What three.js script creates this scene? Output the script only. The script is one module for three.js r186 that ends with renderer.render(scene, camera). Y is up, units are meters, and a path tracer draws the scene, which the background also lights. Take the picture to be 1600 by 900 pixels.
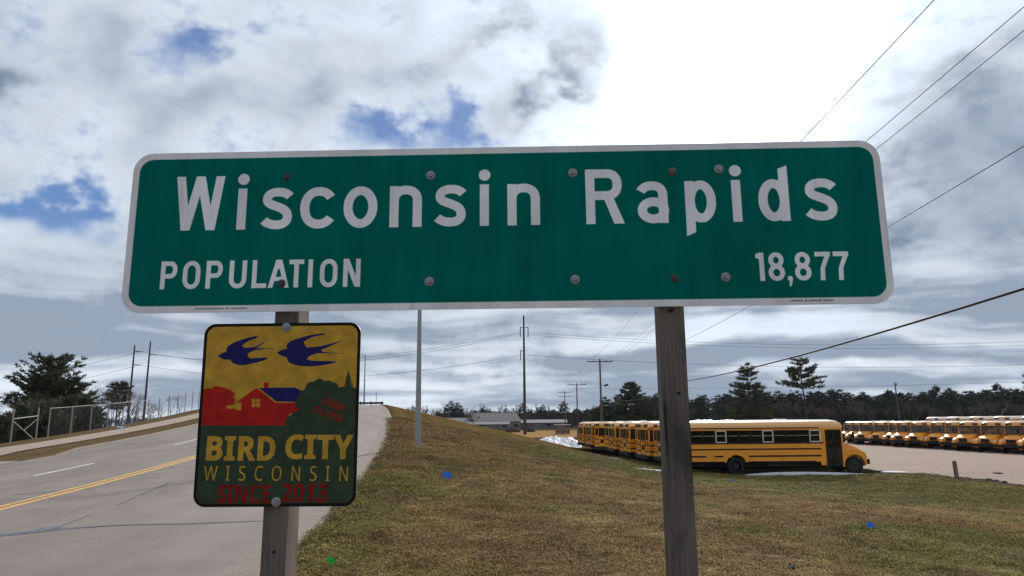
import * as THREE from 'three';
import { mergeGeometries } from 'three/addons/utils/BufferGeometryUtils.js';
import { RoundedBoxGeometry } from 'three/addons/geometries/RoundedBoxGeometry.js';

// ---------- camera ----------
const scene = new THREE.Scene();
const camera = new THREE.PerspectiveCamera(42.57, 1024 / 576, 0.1, 4000);
camera.position.set(0, 1.6, 0);
camera.rotation.order = 'YXZ';
camera.rotation.set(Math.atan(210 / 1155), 0, -0.00873);

// ---------- sun and exposure ----------
const SUN = new THREE.Vector3(0.2664, 0.4346, -0.8603).normalize();
const sunLight = new THREE.DirectionalLight(new THREE.Color(1.0, 0.92, 0.80), 4.3);
sunLight.position.copy(SUN).multiplyScalar(150).add(new THREE.Vector3(0, 0, -50));
sunLight.target.position.set(0, 0, -50);
sunLight.castShadow = true;
sunLight.shadow.radius = 3;
Object.assign(sunLight.shadow.camera, { left: -140, right: 140, top: 140, bottom: -140, near: 1, far: 500 });
sunLight.shadow.mapSize.set(4096, 4096);
scene.add(sunLight, sunLight.target);
const renderer = new THREE.WebGLRenderer({ antialias: true });
renderer.toneMapping = THREE.LinearToneMapping;
renderer.toneMappingExposure = 1.0;
renderer.shadowMap.enabled = true;

// ---------- numbers ----------
function rng(seed) { let s = seed >>> 0; return () => { s = (s + 0x6d2b79f5) | 0; let t = Math.imul(s ^ (s >>> 15), 1 | s); t = (t + Math.imul(t ^ (t >>> 7), 61 | t)) ^ t; return ((t ^ (t >>> 14)) >>> 0) / 4294967296; }; }
const clamp = (x, a, b) => Math.min(b, Math.max(a, x)), lerp = (a, b, t) => a + (b - a) * t;
const smooth = (a, b, x) => { const t = clamp((x - a) / (b - a), 0, 1); return t * t * (3 - 2 * t); };
const PERM = new Uint8Array(512); { const r = rng(77); const a = [...Array(256).keys()]; for (let i = 255; i > 0; i--) { const j = Math.floor(r() * (i + 1)); [a[i], a[j]] = [a[j], a[i]]; } for (let i = 0; i < 512; i++) PERM[i] = a[i & 255]; }
const GX = new Float32Array(256), GY = new Float32Array(256); for (let i = 0; i < 256; i++) { const a = i / 256 * Math.PI * 2 * 13; GX[i] = Math.cos(a); GY[i] = Math.sin(a); }
function noise2(x, y, wrap = 0) {                                  // gradient noise, -1 .. 1
  let ix = Math.floor(x), iy = Math.floor(y); const fx = x - ix, fy = y - iy;
  let jx = ix + 1, jy = iy + 1;
  if (wrap) { ix = ((ix % wrap) + wrap) % wrap; iy = ((iy % wrap) + wrap) % wrap; jx = ((jx % wrap) + wrap) % wrap; jy = ((jy % wrap) + wrap) % wrap; }
  const u = fx * fx * fx * (fx * (fx * 6 - 15) + 10), v = fy * fy * fy * (fy * (fy * 6 - 15) + 10);
  const h = (a, b) => PERM[PERM[a & 255] + (b & 255)];
  const a = h(ix, iy), b = h(jx, iy), c = h(ix, jy), d = h(jx, jy);
  const n0 = GX[a] * fx + GY[a] * fy, n1 = GX[b] * (fx - 1) + GY[b] * fy, n2 = GX[c] * fx + GY[c] * (fy - 1), n3 = GX[d] * (fx - 1) + GY[d] * (fy - 1);
  return 1.5 * (n0 + (n1 - n0) * u + (n2 + (n3 - n2) * u - n0 - (n1 - n0) * u) * v);
}
function fbm(x, y, oct, wrap = 0, gain = 0.5) { let s = 0, a = 1; for (let i = 0; i < oct; i++) { s += a * noise2(x + (wrap ? 0 : i * 17.3), y + (wrap ? 0 : i * 9.1), wrap); x *= 2; y *= 2; wrap *= 2; a *= gain; } return s; }

const G3 = [[1, 1, 0], [-1, 1, 0], [1, -1, 0], [-1, -1, 0], [1, 0, 1], [-1, 0, 1], [1, 0, -1], [-1, 0, -1], [0, 1, 1], [0, -1, 1], [0, 1, -1], [0, -1, -1]].map((g) => Float32Array.from(g));
function noise3(x, y, z) {
  const ix = Math.floor(x), iy = Math.floor(y), iz = Math.floor(z), fx = x - ix, fy = y - iy, fz = z - iz, X = ix & 255, Y = iy & 255, Z = iz & 255;
  const u = fx * fx * fx * (fx * (fx * 6 - 15) + 10), v = fy * fy * fy * (fy * (fy * 6 - 15) + 10), w = fz * fz * fz * (fz * (fz * 6 - 15) + 10);
  const d = (a, b, c) => { const g = G3[PERM[PERM[PERM[(X + a) & 255] + ((Y + b) & 255)] + ((Z + c) & 255)] % 12]; return g[0] * (fx - a) + g[1] * (fy - b) + g[2] * (fz - c); };
  return lerp(lerp(lerp(d(0, 0, 0), d(1, 0, 0), u), lerp(d(0, 1, 0), d(1, 1, 0), u), v), lerp(lerp(d(0, 0, 1), d(1, 0, 1), u), lerp(d(0, 1, 1), d(1, 1, 1), u), v), w);
}
function fbm3(x, y, z, oct, gain = 0.5) { let s = 0, a = 1; for (let i = 0; i < oct; i++) { s += a * noise3(x + i * 7.7, y + i * 3.1, z - i * 5.9); x *= 2.03; y *= 2.03; z *= 2.03; a *= gain; } return s; }

// ---------- sky: air and clouds only ----------
{
  const W = 4096, H = 2048, data = new Float32Array(W * H * 4), DEG = 180 / Math.PI;
  // gaps in the cloud deck, thick banks: [azimuth, elevation, half width, half height, amount]
  const GAPS = [[-25.4, 26.0, 1.4, 1.0, 1.1], [-29.2, 24.6, 2.8, 1.1, 0.5], [-22.3, 26.8, 1.8, 1.1, 0.35], [-33.4, 15.0, 4.6, 0.85, 1.15], [-39, 15.0, 4.0, 1.0, 1.0], [-4.8, 22.3, 1.5, 1.1, 1.15], [-10.4, 21.4, 2.3, 1.3, 0.95], [-7.5, 20.6, 4.0, 1.0, 0.7], [-13.5, 24.0, 2, 1.2, 0.3],
    [70, 30, 9, 5, 1.2], [115, 22, 12, 5, 1.1], [-80, 25, 10, 5, 1.2], [-120, 34, 11, 7, 1.1], [160, 26, 12, 6, 1.2], [-165, 18, 9, 4, 0.9], [40, 52, 8, 6, 1.0], [-30, 55, 9, 7, 1.1]];
  const BANKS = [[35, 19.0, 6.5, 4.2, 0.62], [31, 14.5, 6, 3, 0.30], [38, 11, 8, 3, 0.2], [-38, 21.5, 5, 2.4, 0.40], [-37, 9, 9, 3, 0.06], [5, 4.4, 10, 1.0, 0.30], [8.6, 28.7, 1.5, 1.0, 0.10], [7.2, 29.4, 1.4, 1.0, 0.08], [4.2, 28.0, 1.2, 1.8, 0.20], [6.6, 27.2, 1.2, 1.6, 0.14], [2.8, 25.2, 1.4, 2.0, 0.34], [1.6, 30.2, 1.6, 1.5, 0.45], [5.2, 26.3, 0.9, 2.0, 0.3], [-0.6, 28.0, 1.3, 1.2, 0.3], [25, 30.8, 3, 1.0, 0.6], [22.6, 20.5, 1.5, 0.7, 0.75]];
  const sunAz = Math.atan2(SUN.x, -SUN.z) * DEG;
  for (let row = 0; row < H; row++) {
    const el = ((row + 0.5) / H - 0.5) * 180, up = el / DEG, sy = Math.sin(up), cy = Math.cos(up);
    for (let col = 0; col < W; col++) {
      const o = (row * W + col) * 4;
      data[o + 3] = 1;
      const round = ((col + 0.5) / W - 0.5) * 2 * Math.PI, x = Math.cos(round) * cy, z = Math.sin(round) * cy;
      if (el < -3) { data[o] = 0.30; data[o + 1] = 0.32; data[o + 2] = 0.35; continue; }
      const az = Math.atan2(x, -z) * DEG, hi = smooth(6.5, 15, el), ca0 = Math.sin(az / DEG), sa0 = Math.cos(az / DEG);
      const Y = sy * 1.35, wx = fbm3(x * 5 + 3, Y * 5, z * 5, 4), wy = fbm3(x * 5 - 9, Y * 5 + 4, z * 5 + 8, 4);
      const X1 = x + 0.03 * wx, Y1 = Y + 0.03 * wy, big = fbm3(X1 * 5.2, Y1 * 6, z * 5.2 + 2, 3), puff = fbm3(X1 * 10.5 + 20, Y1 * 12.5, z * 10.5, 6, 0.55), lit = puff - fbm3(X1 * 10.5 + 20 + 0.10, Y1 * 12.5 + 0.22, z * 10.5 - 0.1, 4, 0.55), fine = fbm3(x * 44, Y * 50, z * 44, 4, 0.6);
      const e1 = el * (1 - 0.012 * el), sk = fbm3(ca0 * 2.1 + 4 + 0.10 * wx, e1 / 2.1 + 0.22 * wx + 0.25 * wy, sa0 * 2.1, 5, 0.52), sk2 = fbm3(ca0 * 7 + 9, e1 / 0.8 + 0.4 * wy, sa0 * 7, 4, 0.55);
      const soft = 1 - 0.72 * smooth(22, 32, az) * (1 - smooth(55, 75, az)) * (1 - smooth(19, 25, el));
      const thick = lerp(0.86 + 0.86 * sk + 0.30 * sk2 + 0.22 * puff + 0.10 * fine, 0.50 + 0.34 * big + (0.52 * puff - 0.22 * lit + 0.08 * fine) * soft, hi);
      const ga = az + wx * 3.2 + puff * 0.9 + fine * 0.3, ge = el + wy * 2.2 * lerp(0.4, 1, hi) + puff * 0.7 * hi + fine * 0.25 * hi;
      let gap = 0; for (const [a, e, w, h, k] of GAPS) { const dx = (ga - a) / w, dy = (ge - e) / h, q = dx * dx + dy * dy; if (q < 16) gap += k * Math.exp(-q * 0.5); }
      let bank = 0; for (const [a, e, w, h, k] of BANKS) { const dx = (ga - a) / w, dy = (ge - e) / h, q = dx * dx + dy * dy; if (q < 12) bank += k * Math.exp(-q * 0.7); }
      const body = 1.0 - gap * 1.25 + hi * (0.85 * puff + 0.42 * fine + 0.2 * big);
      const alpha = lerp(0.14, 1, smooth(-0.95, 0.85, body));
      const th = thick + bank * (1 + (0.9 * puff + 0.4 * fine) * soft) - 0.15 * gap;
      const ca = x * SUN.x + sy * SUN.y + z * SUN.z, ang = Math.acos(clamp(ca, -1, 1)) * DEG;
      const core = Math.exp(-((ang / 6.6) ** 4)), halo = Math.exp(-((ang / 11.5) ** 2)), wide = Math.exp(-((ang / 27) ** 2));
      const dark = smooth(0.08, 1.62, th);
      let b = lerp(0.78, lerp(0.125, 0.20, hi), dark) * (1 + 0.10 * sk2 * (1 - hi) + 0.07 * puff + 0.05 * fine);                                                        // thin parts white, thick parts slate
      b *= 1 + 0.24 * wide;
      b += halo * (0.72 - 0.42 * smooth(0.5, 1.35, th)) + core * 3.2;
      const tint = smooth(0.16, 0.72, b);
      let r = b * lerp(0.74, 0.89, tint), g = b * lerp(0.94, 1.0, tint), bl = b * lerp(1.30, 1.13, tint);
      const low = 1 - smooth(0, 7.5, el);                                                    // bright strip of distant air under the deck
      const strip = low * smooth(-0.05, 0.55, 0.12 - 0.85 * sk - 0.3 * sk2) * 0.26;
      r += strip * 0.98; g += strip; bl += strip * 0.99;
      const h = smooth(0, 45, el), sr = lerp(0.07, 0.03, h), sg = lerp(0.22, 0.115, h), sb = lerp(0.55, 0.38, h), air = wide * 0.07 + halo * 0.4;
      data[o] = lerp(sr + air, r, alpha); data[o + 1] = lerp(sg + air, g, alpha); data[o + 2] = lerp(sb + air, bl, alpha);
    }
  }
  const t = new THREE.DataTexture(data, W, H, THREE.RGBAFormat, THREE.FloatType);
  t.mapping = THREE.EquirectangularReflectionMapping; t.magFilter = t.minFilter = THREE.LinearFilter; t.needsUpdate = true;
  scene.background = t; scene.environment = t;
}

// ---------- scene helpers ----------
const taken = new Map();
const numbered = (n) => { const k = taken.get(n) || 0; taken.set(n, k + 1); return k ? `${n}_${String(k).padStart(3, '0')}` : n; };
const v3 = (x, y, z) => new THREE.Vector3(x, y, z);
function plain(g) { const q = g.index ? g.toNonIndexed() : g; for (const k of Object.keys(q.attributes)) if (!['position', 'normal', 'uv', 'color'].includes(k)) q.deleteAttribute(k); if (!q.attributes.uv) q.setAttribute('uv', new THREE.BufferAttribute(new Float32Array(q.attributes.position.count * 2), 2)); return q; }
function merge(gs) { const a = [].concat(gs).map(plain); return a.length === 1 ? a[0] : mergeGeometries(a); }
function mesh(name, gs, mat, parent) {
  const m = new THREE.Mesh(merge(gs), mat); m.name = parent && parent !== scene ? name : numbered(name);
  m.castShadow = m.receiveShadow = true; (parent || scene).add(m); return m;
}
function thing(name, label, category, pos = [0, 0, 0], turn = 0, group) {
  const o = new THREE.Group(); o.name = numbered(name); scene.add(o); o.position.set(...pos); o.rotation.y = turn; return tag(o, label, category, group);
}
function tag(o, label, category, group, kind) { if (label) o.userData.label = label; if (category) o.userData.category = category; if (group) o.userData.group = group; if (kind) o.userData.kind = kind; return o; }
function copyOf(o, label, pos, turn, group) { const c = o.clone(); c.name = numbered(o.name.replace(/_\d{3}$/, '')); c.userData = { ...o.userData, label }; if (group) c.userData.group = group; c.position.set(...pos); c.rotation.y = turn; scene.add(c); return c; }
const ORD = ['first', 'second', 'third', 'fourth', 'fifth', 'sixth', 'seventh', 'eighth', 'ninth', 'tenth', 'eleventh', 'twelfth', 'thirteenth', 'fourteenth'];
// geometry helpers
function box(w, h, d, x = 0, y = 0, z = 0, ry = 0, rx = 0, rz = 0) {            // uv in metres
  const g = new THREE.BoxGeometry(w, h, d), u = g.attributes.uv, n = g.attributes.normal;
  for (let i = 0; i < u.count; i++) { const ax = Math.abs(n.getX(i)) > 0.5, ay = Math.abs(n.getY(i)) > 0.5; u.setXY(i, u.getX(i) * (ax ? d : w), u.getY(i) * (ay ? d : h)); }
  if (rx || ry || rz) g.applyMatrix4(new THREE.Matrix4().makeRotationFromEuler(new THREE.Euler(rx, ry, rz)));
  return g.translate(x, y, z);
}
function rbox(w, h, d, r, x = 0, y = 0, z = 0, ry = 0, rz = 0) { const g = new RoundedBoxGeometry(w, h, d, 2, r); if (rz) g.rotateZ(rz); if (ry) g.rotateY(ry); return g.translate(x, y, z); }
function cyl(r0, r1, h, seg, x = 0, y = 0, z = 0, axis = 'y') { const g = new THREE.CylinderGeometry(r1, r0, h, seg); if (axis === 'x') g.rotateZ(-Math.PI / 2); if (axis === 'z') g.rotateX(Math.PI / 2); return g.translate(x, y, z); }
function bar(a, b, r0, r1 = r0, seg = 6) { const d = b.clone().sub(a), g = new THREE.CylinderGeometry(r1, r0, d.length(), seg, 1, seg < 5); g.applyQuaternion(new THREE.Quaternion().setFromUnitVectors(v3(0, 1, 0), d.clone().normalize())); return g.translate((a.x + b.x) / 2, (a.y + b.y) / 2, (a.z + b.z) / 2); }
function extrude(pts, depth, bevel = 0) { const s = new THREE.Shape(pts.map((p) => new THREE.Vector2(p[0], p[1]))); const g = new THREE.ExtrudeGeometry(s, { depth, bevelEnabled: bevel > 0, bevelSize: bevel, bevelThickness: bevel, bevelSegments: 2, curveSegments: 10 }); return g.translate(0, 0, -depth / 2); }
function roundRect(w, h, r) { const s = new THREE.Shape(), x = -w / 2, y = -h / 2; s.moveTo(x + r, y); s.lineTo(x + w - r, y); s.absarc(x + w - r, y + r, r, -Math.PI / 2, 0); s.lineTo(x + w, y + h - r); s.absarc(x + w - r, y + h - r, r, 0, Math.PI / 2); s.lineTo(x + r, y + h); s.absarc(x + r, y + h - r, r, Math.PI / 2, Math.PI); s.lineTo(x, y + r); s.absarc(x + r, y + r, r, Math.PI, Math.PI * 1.5); return s; }
function grid(nu, nv, f) {                                          // f(i, j) -> [x, y, z, u, v, r, g, b]
  const P = [], U = [], C = [], I = [];
  for (let j = 0; j <= nv; j++) for (let i = 0; i <= nu; i++) { const p = f(i, j); P.push(p[0], p[1], p[2]); U.push(p[3], p[4]); if (p.length > 5) C.push(p[5], p[6], p[7]); }
  for (let j = 0; j < nv; j++) for (let i = 0; i < nu; i++) { const a = j * (nu + 1) + i, b = a + 1, c = a + nu + 1, d = c + 1; I.push(a, b, d, a, d, c); }
  const g = new THREE.BufferGeometry(); g.setAttribute('position', new THREE.Float32BufferAttribute(P, 3)); g.setAttribute('uv', new THREE.Float32BufferAttribute(U, 2)); if (C.length) g.setAttribute('color', new THREE.Float32BufferAttribute(C, 3)); g.setIndex(I); g.computeVertexNormals(); return g;
}
// texture helpers
function tex(n, m, f, srgb = false) {                               // f(u, v, x, y) -> [r, g, b] 0..1
  const d = new Uint8Array(n * m * 4);
  for (let y = 0; y < m; y++) for (let x = 0; x < n; x++) { const c = f(x / n, y / m, x, y), o = (y * n + x) * 4; for (let k = 0; k < 3; k++) d[o + k] = clamp(c.length ? c[k] : c, 0, 1) * 255; d[o + 3] = 255; }
  const t = new THREE.DataTexture(d, n, m); t.wrapS = t.wrapT = THREE.RepeatWrapping; t.magFilter = THREE.LinearFilter; t.minFilter = THREE.LinearMipmapLinearFilter; t.generateMipmaps = true; if (srgb) t.colorSpace = THREE.SRGBColorSpace; t.needsUpdate = true; return t;
}
function rep(t, sx, sy = sx) { const c = t.clone(); c.repeat.set(sx, sy); c.needsUpdate = true; return c; }
const std = (c, rough, o = {}) => { const m = new THREE.MeshStandardMaterial({ roughness: rough, ...o }); m.color.setRGB(...c); return m; };
const phy = (c, rough, o = {}) => { const m = new THREE.MeshPhysicalMaterial({ roughness: rough, ...o }); m.color.setRGB(...c); return m; };

// ---------- lie of the land; q = metres ahead of the camera (-z) ----------
const LANE = 7.142, KERB = 14.233;
function edgeX(q) { const e = (s) => -2.699 - 0.0692 * s - 2.305 * (s / 50) ** 2 + 0.69 * (s / 100) ** 3; return q < 0 ? -2.699 - 0.0692 * q : q > 170 ? e(170) + (q - 170) * -0.25 : e(q); }
function roadY(q) {
  const e = (s) => -0.537 + 0.0148 * s + 1.267 * (s / 50) ** 2 - 1.2 * (s / 100) ** 3;
  if (q < 0) return -0.537 + 0.0148 * Math.max(q, -20);
  if (q <= 75) return e(q);
  const b = e(75), s = 0.0706;
  if (q <= 117) { const t = q - 75; return b + s * t - s / 84 * t * t; }
  const top = b + s * 21, t = q - 117;
  return Math.max(-1.5, t < 60 ? top - 0.05 / 120 * t * t : top - 1.5 - 0.05 * (t - 60));
}
const roadSurf = (q, off) => roadY(q) - 0.018 * Math.abs(off + LANE);      // off: 0 at the right edge, -KERB at the left kerb
const LOT = -1.5;
const smax = (a, b, k) => { const h = Math.max(k - Math.abs(a - b), 0) / k; return Math.max(a, b) + h * h * k / 4; };
function landY(x, q) {
  const d = x - edgeX(q), base = roadSurf(q, 0);
  let lot = LOT + (0.55 * smooth(56, 61, x) - 0.28 * smooth(26, 44, x)) * smooth(48, 64, q) + 0.5 * smooth(150, 320, q);
  const far = 1 - smooth(190, 260, q);
  if (d >= 0) {
    const s = q < 40 ? Math.max(0.065, 0.135 + 0.0035 * (q - 40)) : Math.min(0.235, 0.135 + 0.0028 * (q - 40));
    const lip = 0.09 * smooth(0.3, 0.9, d) + 0.03 * noise2(x * 0.6, q * 0.6) * smooth(0.3, 2, d);
    const y = base - 0.02 + lip - s * Math.max(0, d - 1) + 0.08 * noise2(x * 0.13 + 7, q * 0.13) * smooth(2, 6, d);
    return lerp(lot, smax(y, lot, 0.4), far);
  }
  if (d > -KERB) return roadSurf(q, d) - 0.06;
  const dl = -KERB - d, kerbTop = roadSurf(q, -KERB) + 0.13 * smooth(31, 35, q) + 0.002;
  if (dl < 6.0) return lerp(lot, kerbTop - 0.03 * smooth(0.1, 0.4, dl) * (dl < 2 ? 1 : 1), far);
  return lerp(lot, smax(kerbTop - 0.03 - 0.27 * (dl - 6.0) + 0.1 * noise2(x * 0.2, q * 0.2) * smooth(6, 9, dl), lot - 0.3 + 1.2 * smooth(30, 100, dl), 0.5), far);
}
const onLand = (x, z, dy = 0) => [x, landY(x, -z) + dy, z];

// ---------- surfaces ----------
const grainTex = tex(512, 512, (u, v) => { const n = 0.80 + 0.30 * fbm(u * 8, v * 8, 3, 8) * 0.4 + 0.26 * fbm(u * 64, v * 64, 3, 64); return [n, n, n]; });
const turfTex = tex(1024, 1024, (u, v) => {                         // 3 m tile: matted dead stems
  const a = fbm(u * 24, v * 24, 3, 24), b = fbm(u * 128 , v * 80, 2, 64), c = noise2(u * 256, v * 256, 256), k = 0.74 + 0.20 * a + 0.26 * b + 0.22 * c, w = smooth(0.55, 1.1, b + 0.3 * c);
  return [k + 0.16 * w, k + 0.12 * w, k * 0.92 + 0.08 * w];
});
const turfBump = tex(512, 512, (u, v) => 0.5 + 0.22 * fbm(u * 24, v * 24, 4, 24));
const concTex = tex(1024, 1024, (u, v) => { const a = fbm(u * 5, v * 5, 4, 5), b = noise2(u * 200, v * 200, 200), c = fbm(u * 90, v * 90, 2, 90); const k = 0.82 + 0.07 * a + 0.05 * b + 0.06 * c - 0.12 * smooth(0.8, 1.1, c); return [k, k * (0.995 - 0.012 * a), k * (0.99 - 0.02 * a)]; });
const gravelTex = tex(1024, 1024, (u, v) => { const a = fbm(u * 6, v * 6, 3, 6), b = fbm(u * 110, v * 110, 2, 110), c = noise2(u * 230, v * 230, 230); const k = 0.74 + 0.10 * a + 0.24 * b + 0.14 * c; return [k, k * 0.97, k * 0.95]; });
const gravelBump = tex(512, 512, (u, v) => 0.5 + 0.3 * fbm(u * 70, v * 70, 2, 70));
const M = {
  land: phy([1, 1, 1], 1, { specularIntensity: 0, map: turfTex, bumpMap: turfBump, bumpScale: 0.05, vertexColors: true }),
  road: std([1, 1, 1], 0.86, { map: concTex, vertexColors: true }),
  walk: std([0.36, 0.27, 0.21], 0.95, { map: rep(concTex, 1) }),
  kerb: std([0.27, 0.235, 0.21], 0.9, { map: rep(concTex, 1) }),
  shoulder: std([0.34, 0.285, 0.25], 1, { map: gravelTex, bumpMap: gravelBump, bumpScale: 0.03 }),
  lot: std([1, 1, 1], 0.95, { map: gravelTex, bumpMap: gravelBump, bumpScale: 0.02, vertexColors: true }),
  seal: std([0.10, 0.115, 0.135], 0.6), crack: std([0.05, 0.045, 0.045], 1),
  yellowLine: std([0.78, 0.44, 0.11], 0.8, { map: grainTex }), whiteLine: std([0.85, 0.84, 0.80], 0.8, { map: grainTex }),
  soil: std([0.07, 0.052, 0.04], 1, { map: rep(gravelTex, 0.6), bumpMap: gravelBump, bumpScale: 0.06 }),
  snow: std([0.74, 0.76, 0.80], 0.85, { map: grainTex }),
};
const MIX = { straw: [0.245, 0.170, 0.098], olive: [0.150, 0.140, 0.052], rust: [0.205, 0.118, 0.066], brown: [0.130, 0.088, 0.056], green: [0.100, 0.122, 0.044], pale: [0.300, 0.235, 0.155], field: [0.42, 0.25, 0.12], dark: [0.075, 0.055, 0.040] };
const mixc = (a, b, t) => [lerp(a[0], b[0], t), lerp(a[1], b[1], t), lerp(a[2], b[2], t)];
function turfColor(x, q) {
  const d = x - edgeX(q), n1 = fbm(x * 0.16, q * 0.10, 4), n2 = fbm(x * 0.5 + 40, q * 0.36, 3), n3 = fbm(x * 0.09 - 9, q * 0.07 + 5, 3), n4 = fbm(x * 1.7, q * 1.5, 3);
  let c = mixc(MIX.straw, MIX.rust, smooth(-0.25, 0.5, n1) * 0.7);
  c = mixc(c, MIX.olive, smooth(-0.1, 0.55, n3 * 0.9 + 0.4 * n2 + Math.min(0.5, 0.05 * (d - 5)) - 0.010 * Math.max(0, q - 18)) * 0.85);
  c = mixc(c, MIX.green, smooth(0.25, 0.8, n2 + 0.3 * n3) * 0.45 * smooth(2, 8, d));
  c = mixc(c, MIX.pale, smooth(0.35, 0.9, n4 + 0.4 * n1) * 0.5);
  c = mixc(c, MIX.brown, smooth(0.2, 0.9, -n2 - 0.4 * n4) * 0.5);
  if (d > 0) c = mixc(c, MIX.green, smooth(36, 41.5, q) * smooth(5, 10, d) * 0.35 * (1 - smooth(50, 75, q)));
  const gapN = smooth(0.25, 0.8, fbm(x * 2.1 + 0.8 * q + 11, q * 1.1, 3)), st = fbm(x * 0.9 + q * 0.35, q * 0.22 - 3, 3); const m = (1 - 0.42 * gapN) * (1 + 0.22 * st);
  return [c[0] * 0.71 * m, c[1] * 0.715 * m, c[2] * 0.53 * m];
}
function landColor(x, q) {
  const d = x - edgeX(q); let c = turfColor(x, q);
  if (d > 0 && d < 0.8) c = mixc(MIX.dark, c, smooth(0.1, 0.8, d));
  if (d < -KERB) {
    const dl = -KERB - d; c = mixc(MIX.brown, MIX.straw, 0.35 + 0.3 * fbm(x * 0.8, q * 0.8, 3));
    c = mixc(c, [0.07, 0.06, 0.04], smooth(6.5, 9, dl));
  }
  if (d > 0) c = mixc(c, [0.020, 0.018, 0.013], 0.93 * smooth(5.6, 7.4, x + 0.9 * noise2(x * 0.5, q * 0.3) + 0.5 * noise2(x * 1.7, q * 1.1)) * smooth(42.6, 44.2, q + 0.5 * noise2(x * 0.8, q)) * (1 - smooth(84, 92, q)) * (1 - smooth(22.5, 24, x)));  // shade of the parked buses painted dark into the ground colour
  const f = smooth(152, 158, q) * (1 - smooth(240, 256, q)); c = mixc(c, MIX.field, f * smooth(-60, -30, x) * (1 - smooth(60, 90, x)));
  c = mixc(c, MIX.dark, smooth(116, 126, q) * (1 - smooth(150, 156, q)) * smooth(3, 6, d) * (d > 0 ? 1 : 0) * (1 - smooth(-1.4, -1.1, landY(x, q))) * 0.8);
  return mixc(c, [0.06, 0.055, 0.04], smooth(320, 345, q));
}
{
  const D = []; const add = (a, b, s) => { for (let t = a; t < b - 1e-6; t += s) D.push(t); };
  for (let t = 900; t > 48; t *= 0.78) D.push(-t - 20);
  add(-62, -26, 2); add(-26, -20.5, 0.8); add(-20.5, -14.7, 0.42); D.push(-KERB - 0.13, -KERB - 0.05, -KERB + 0.001, -KERB + 0.4); add(-13, -0.5, 2.2); add(-0.4, 2.0, 0.12); add(2, 34, 0.4);
  for (let t = 34, s = 0.6; t < 1100; s *= 1.16, t += s) D.push(t);
  const Q = []; for (let t = -400; t < -20; t += 60) Q.push(t); for (let t = -20; t < 5; t += 2.5) Q.push(t); for (let t = 5; t < 48; t += 0.4) Q.push(t); for (let t = 48, s = 0.45; t < 2600; s *= 1.022, t += s) Q.push(t);
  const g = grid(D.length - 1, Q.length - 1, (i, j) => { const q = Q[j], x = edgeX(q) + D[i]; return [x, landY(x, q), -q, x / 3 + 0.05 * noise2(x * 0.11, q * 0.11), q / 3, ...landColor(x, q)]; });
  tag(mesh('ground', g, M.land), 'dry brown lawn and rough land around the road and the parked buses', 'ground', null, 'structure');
}
// a strip that follows the road: offsets from its right edge, height above a base function
function ribbon(q0, q1, step, offs, dy, yf = roadSurf, tile = 5, colf) {
  const n = Math.max(1, Math.round((q1 - q0) / step));
  return grid(offs.length - 1, n, (i, j) => { const q = lerp(q0, q1, j / n), x = edgeX(q) + offs[i]; const p = [x, yf(q, offs[i]) + dy, -q, offs[i] / tile, q / tile]; return colf ? [...p, ...colf(q, offs[i])] : p; });
}
const offs = []; for (let o = -KERB; o < -0.01; o += KERB / 40) offs.push(o); offs.push(0);
const road = mesh('road', ribbon(-40, 230, 0.8, offs, 0, roadSurf, 5, (q, o) => {
  const lane = (((o + LANE) % 3.571) + 3.571) % 3.571, wheel = Math.exp(-(((lane - 0.95) / 0.42) ** 2)) + Math.exp(-(((lane - 2.6) / 0.42) ** 2));
  const n = 0.17 * fbm(o * 0.5 + 3, q * 0.09, 4) + 0.15 * fbm(o * 0.9, q * 0.5 + 0.25 * o, 4) + 0.09 * fbm(o * 2, q * 0.7, 3), k = 1 - 0.10 * wheel + n - 0.09 * Math.exp(-(((lane - 1.78) / 0.35) ** 2));
  return [0.232 * k, 0.190 * k * (1 - 0.03 * n), 0.167 * k * (1 - 0.05 * n)];
}), M.road);
tag(road, 'worn pale concrete four lane road climbing to a crest', 'road', null, 'structure');
for (const o of [-0.135, 0.135]) mesh('yellow_line', ribbon(-30, 150, 1, [-LANE + o - 0.07, -LANE + o + 0.07], 0.006), M.yellowLine, road);
for (const q0 of [24.3, 37.9, 51.5, 65.1, 78.7, 92.3, 105.9]) { mesh('lane_line', ribbon(q0, q0 + 4.3, 0.5, [-LANE - 3.36, -LANE - 3.24], 0.006), M.whiteLine, road); }
for (const q0 of [24.3, 37.9, 51.5, 65.1, 78.7, 92.3]) mesh('lane_line', ribbon(q0, q0 + 4.3, 0.5, [-LANE + 3.3, -LANE + 3.42], 0.006), M.whiteLine, road);
function crackStrip(pts, w, mat, name, seed, rise = 0.005) {          // pts: [x, q]; a tar-filled crack lying on the concrete
  const c = new THREE.CatmullRomCurve3(pts.map(([x, q]) => v3(x, 0, q))), N = 60, r = rng(seed);
  const g = grid(1, N, (i, j) => { const p = c.getPoint(j / N), t = c.getTangent(j / N), ww = w * (0.45 + 0.8 * Math.abs(noise2(j * 0.21 + seed, seed)) + 0.3 * r()) * Math.min(1, 0.25 + Math.min(j, N - j) * 0.2) * (i ? 1 : -1) * 0.5; const x = p.x - t.z * -ww + 0.03 * noise2(j * 0.4, seed), q = p.z + t.x * -ww + 0.03 * noise2(j * 0.4, seed + 9); return [x, roadSurf(q, x - edgeX(q)) + rise, -q, x, q]; });
  return mesh(name, g, mat, road);
}
crackStrip([[-9.6, 12.9], [-8.9, 13.6], [-8.5, 14.2], [-7.6, 14.7], [-6.3, 15.0], [-5.1, 15.4], [-4.4, 15.7]], 0.16, M.seal, 'crack_seal', 3);
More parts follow.
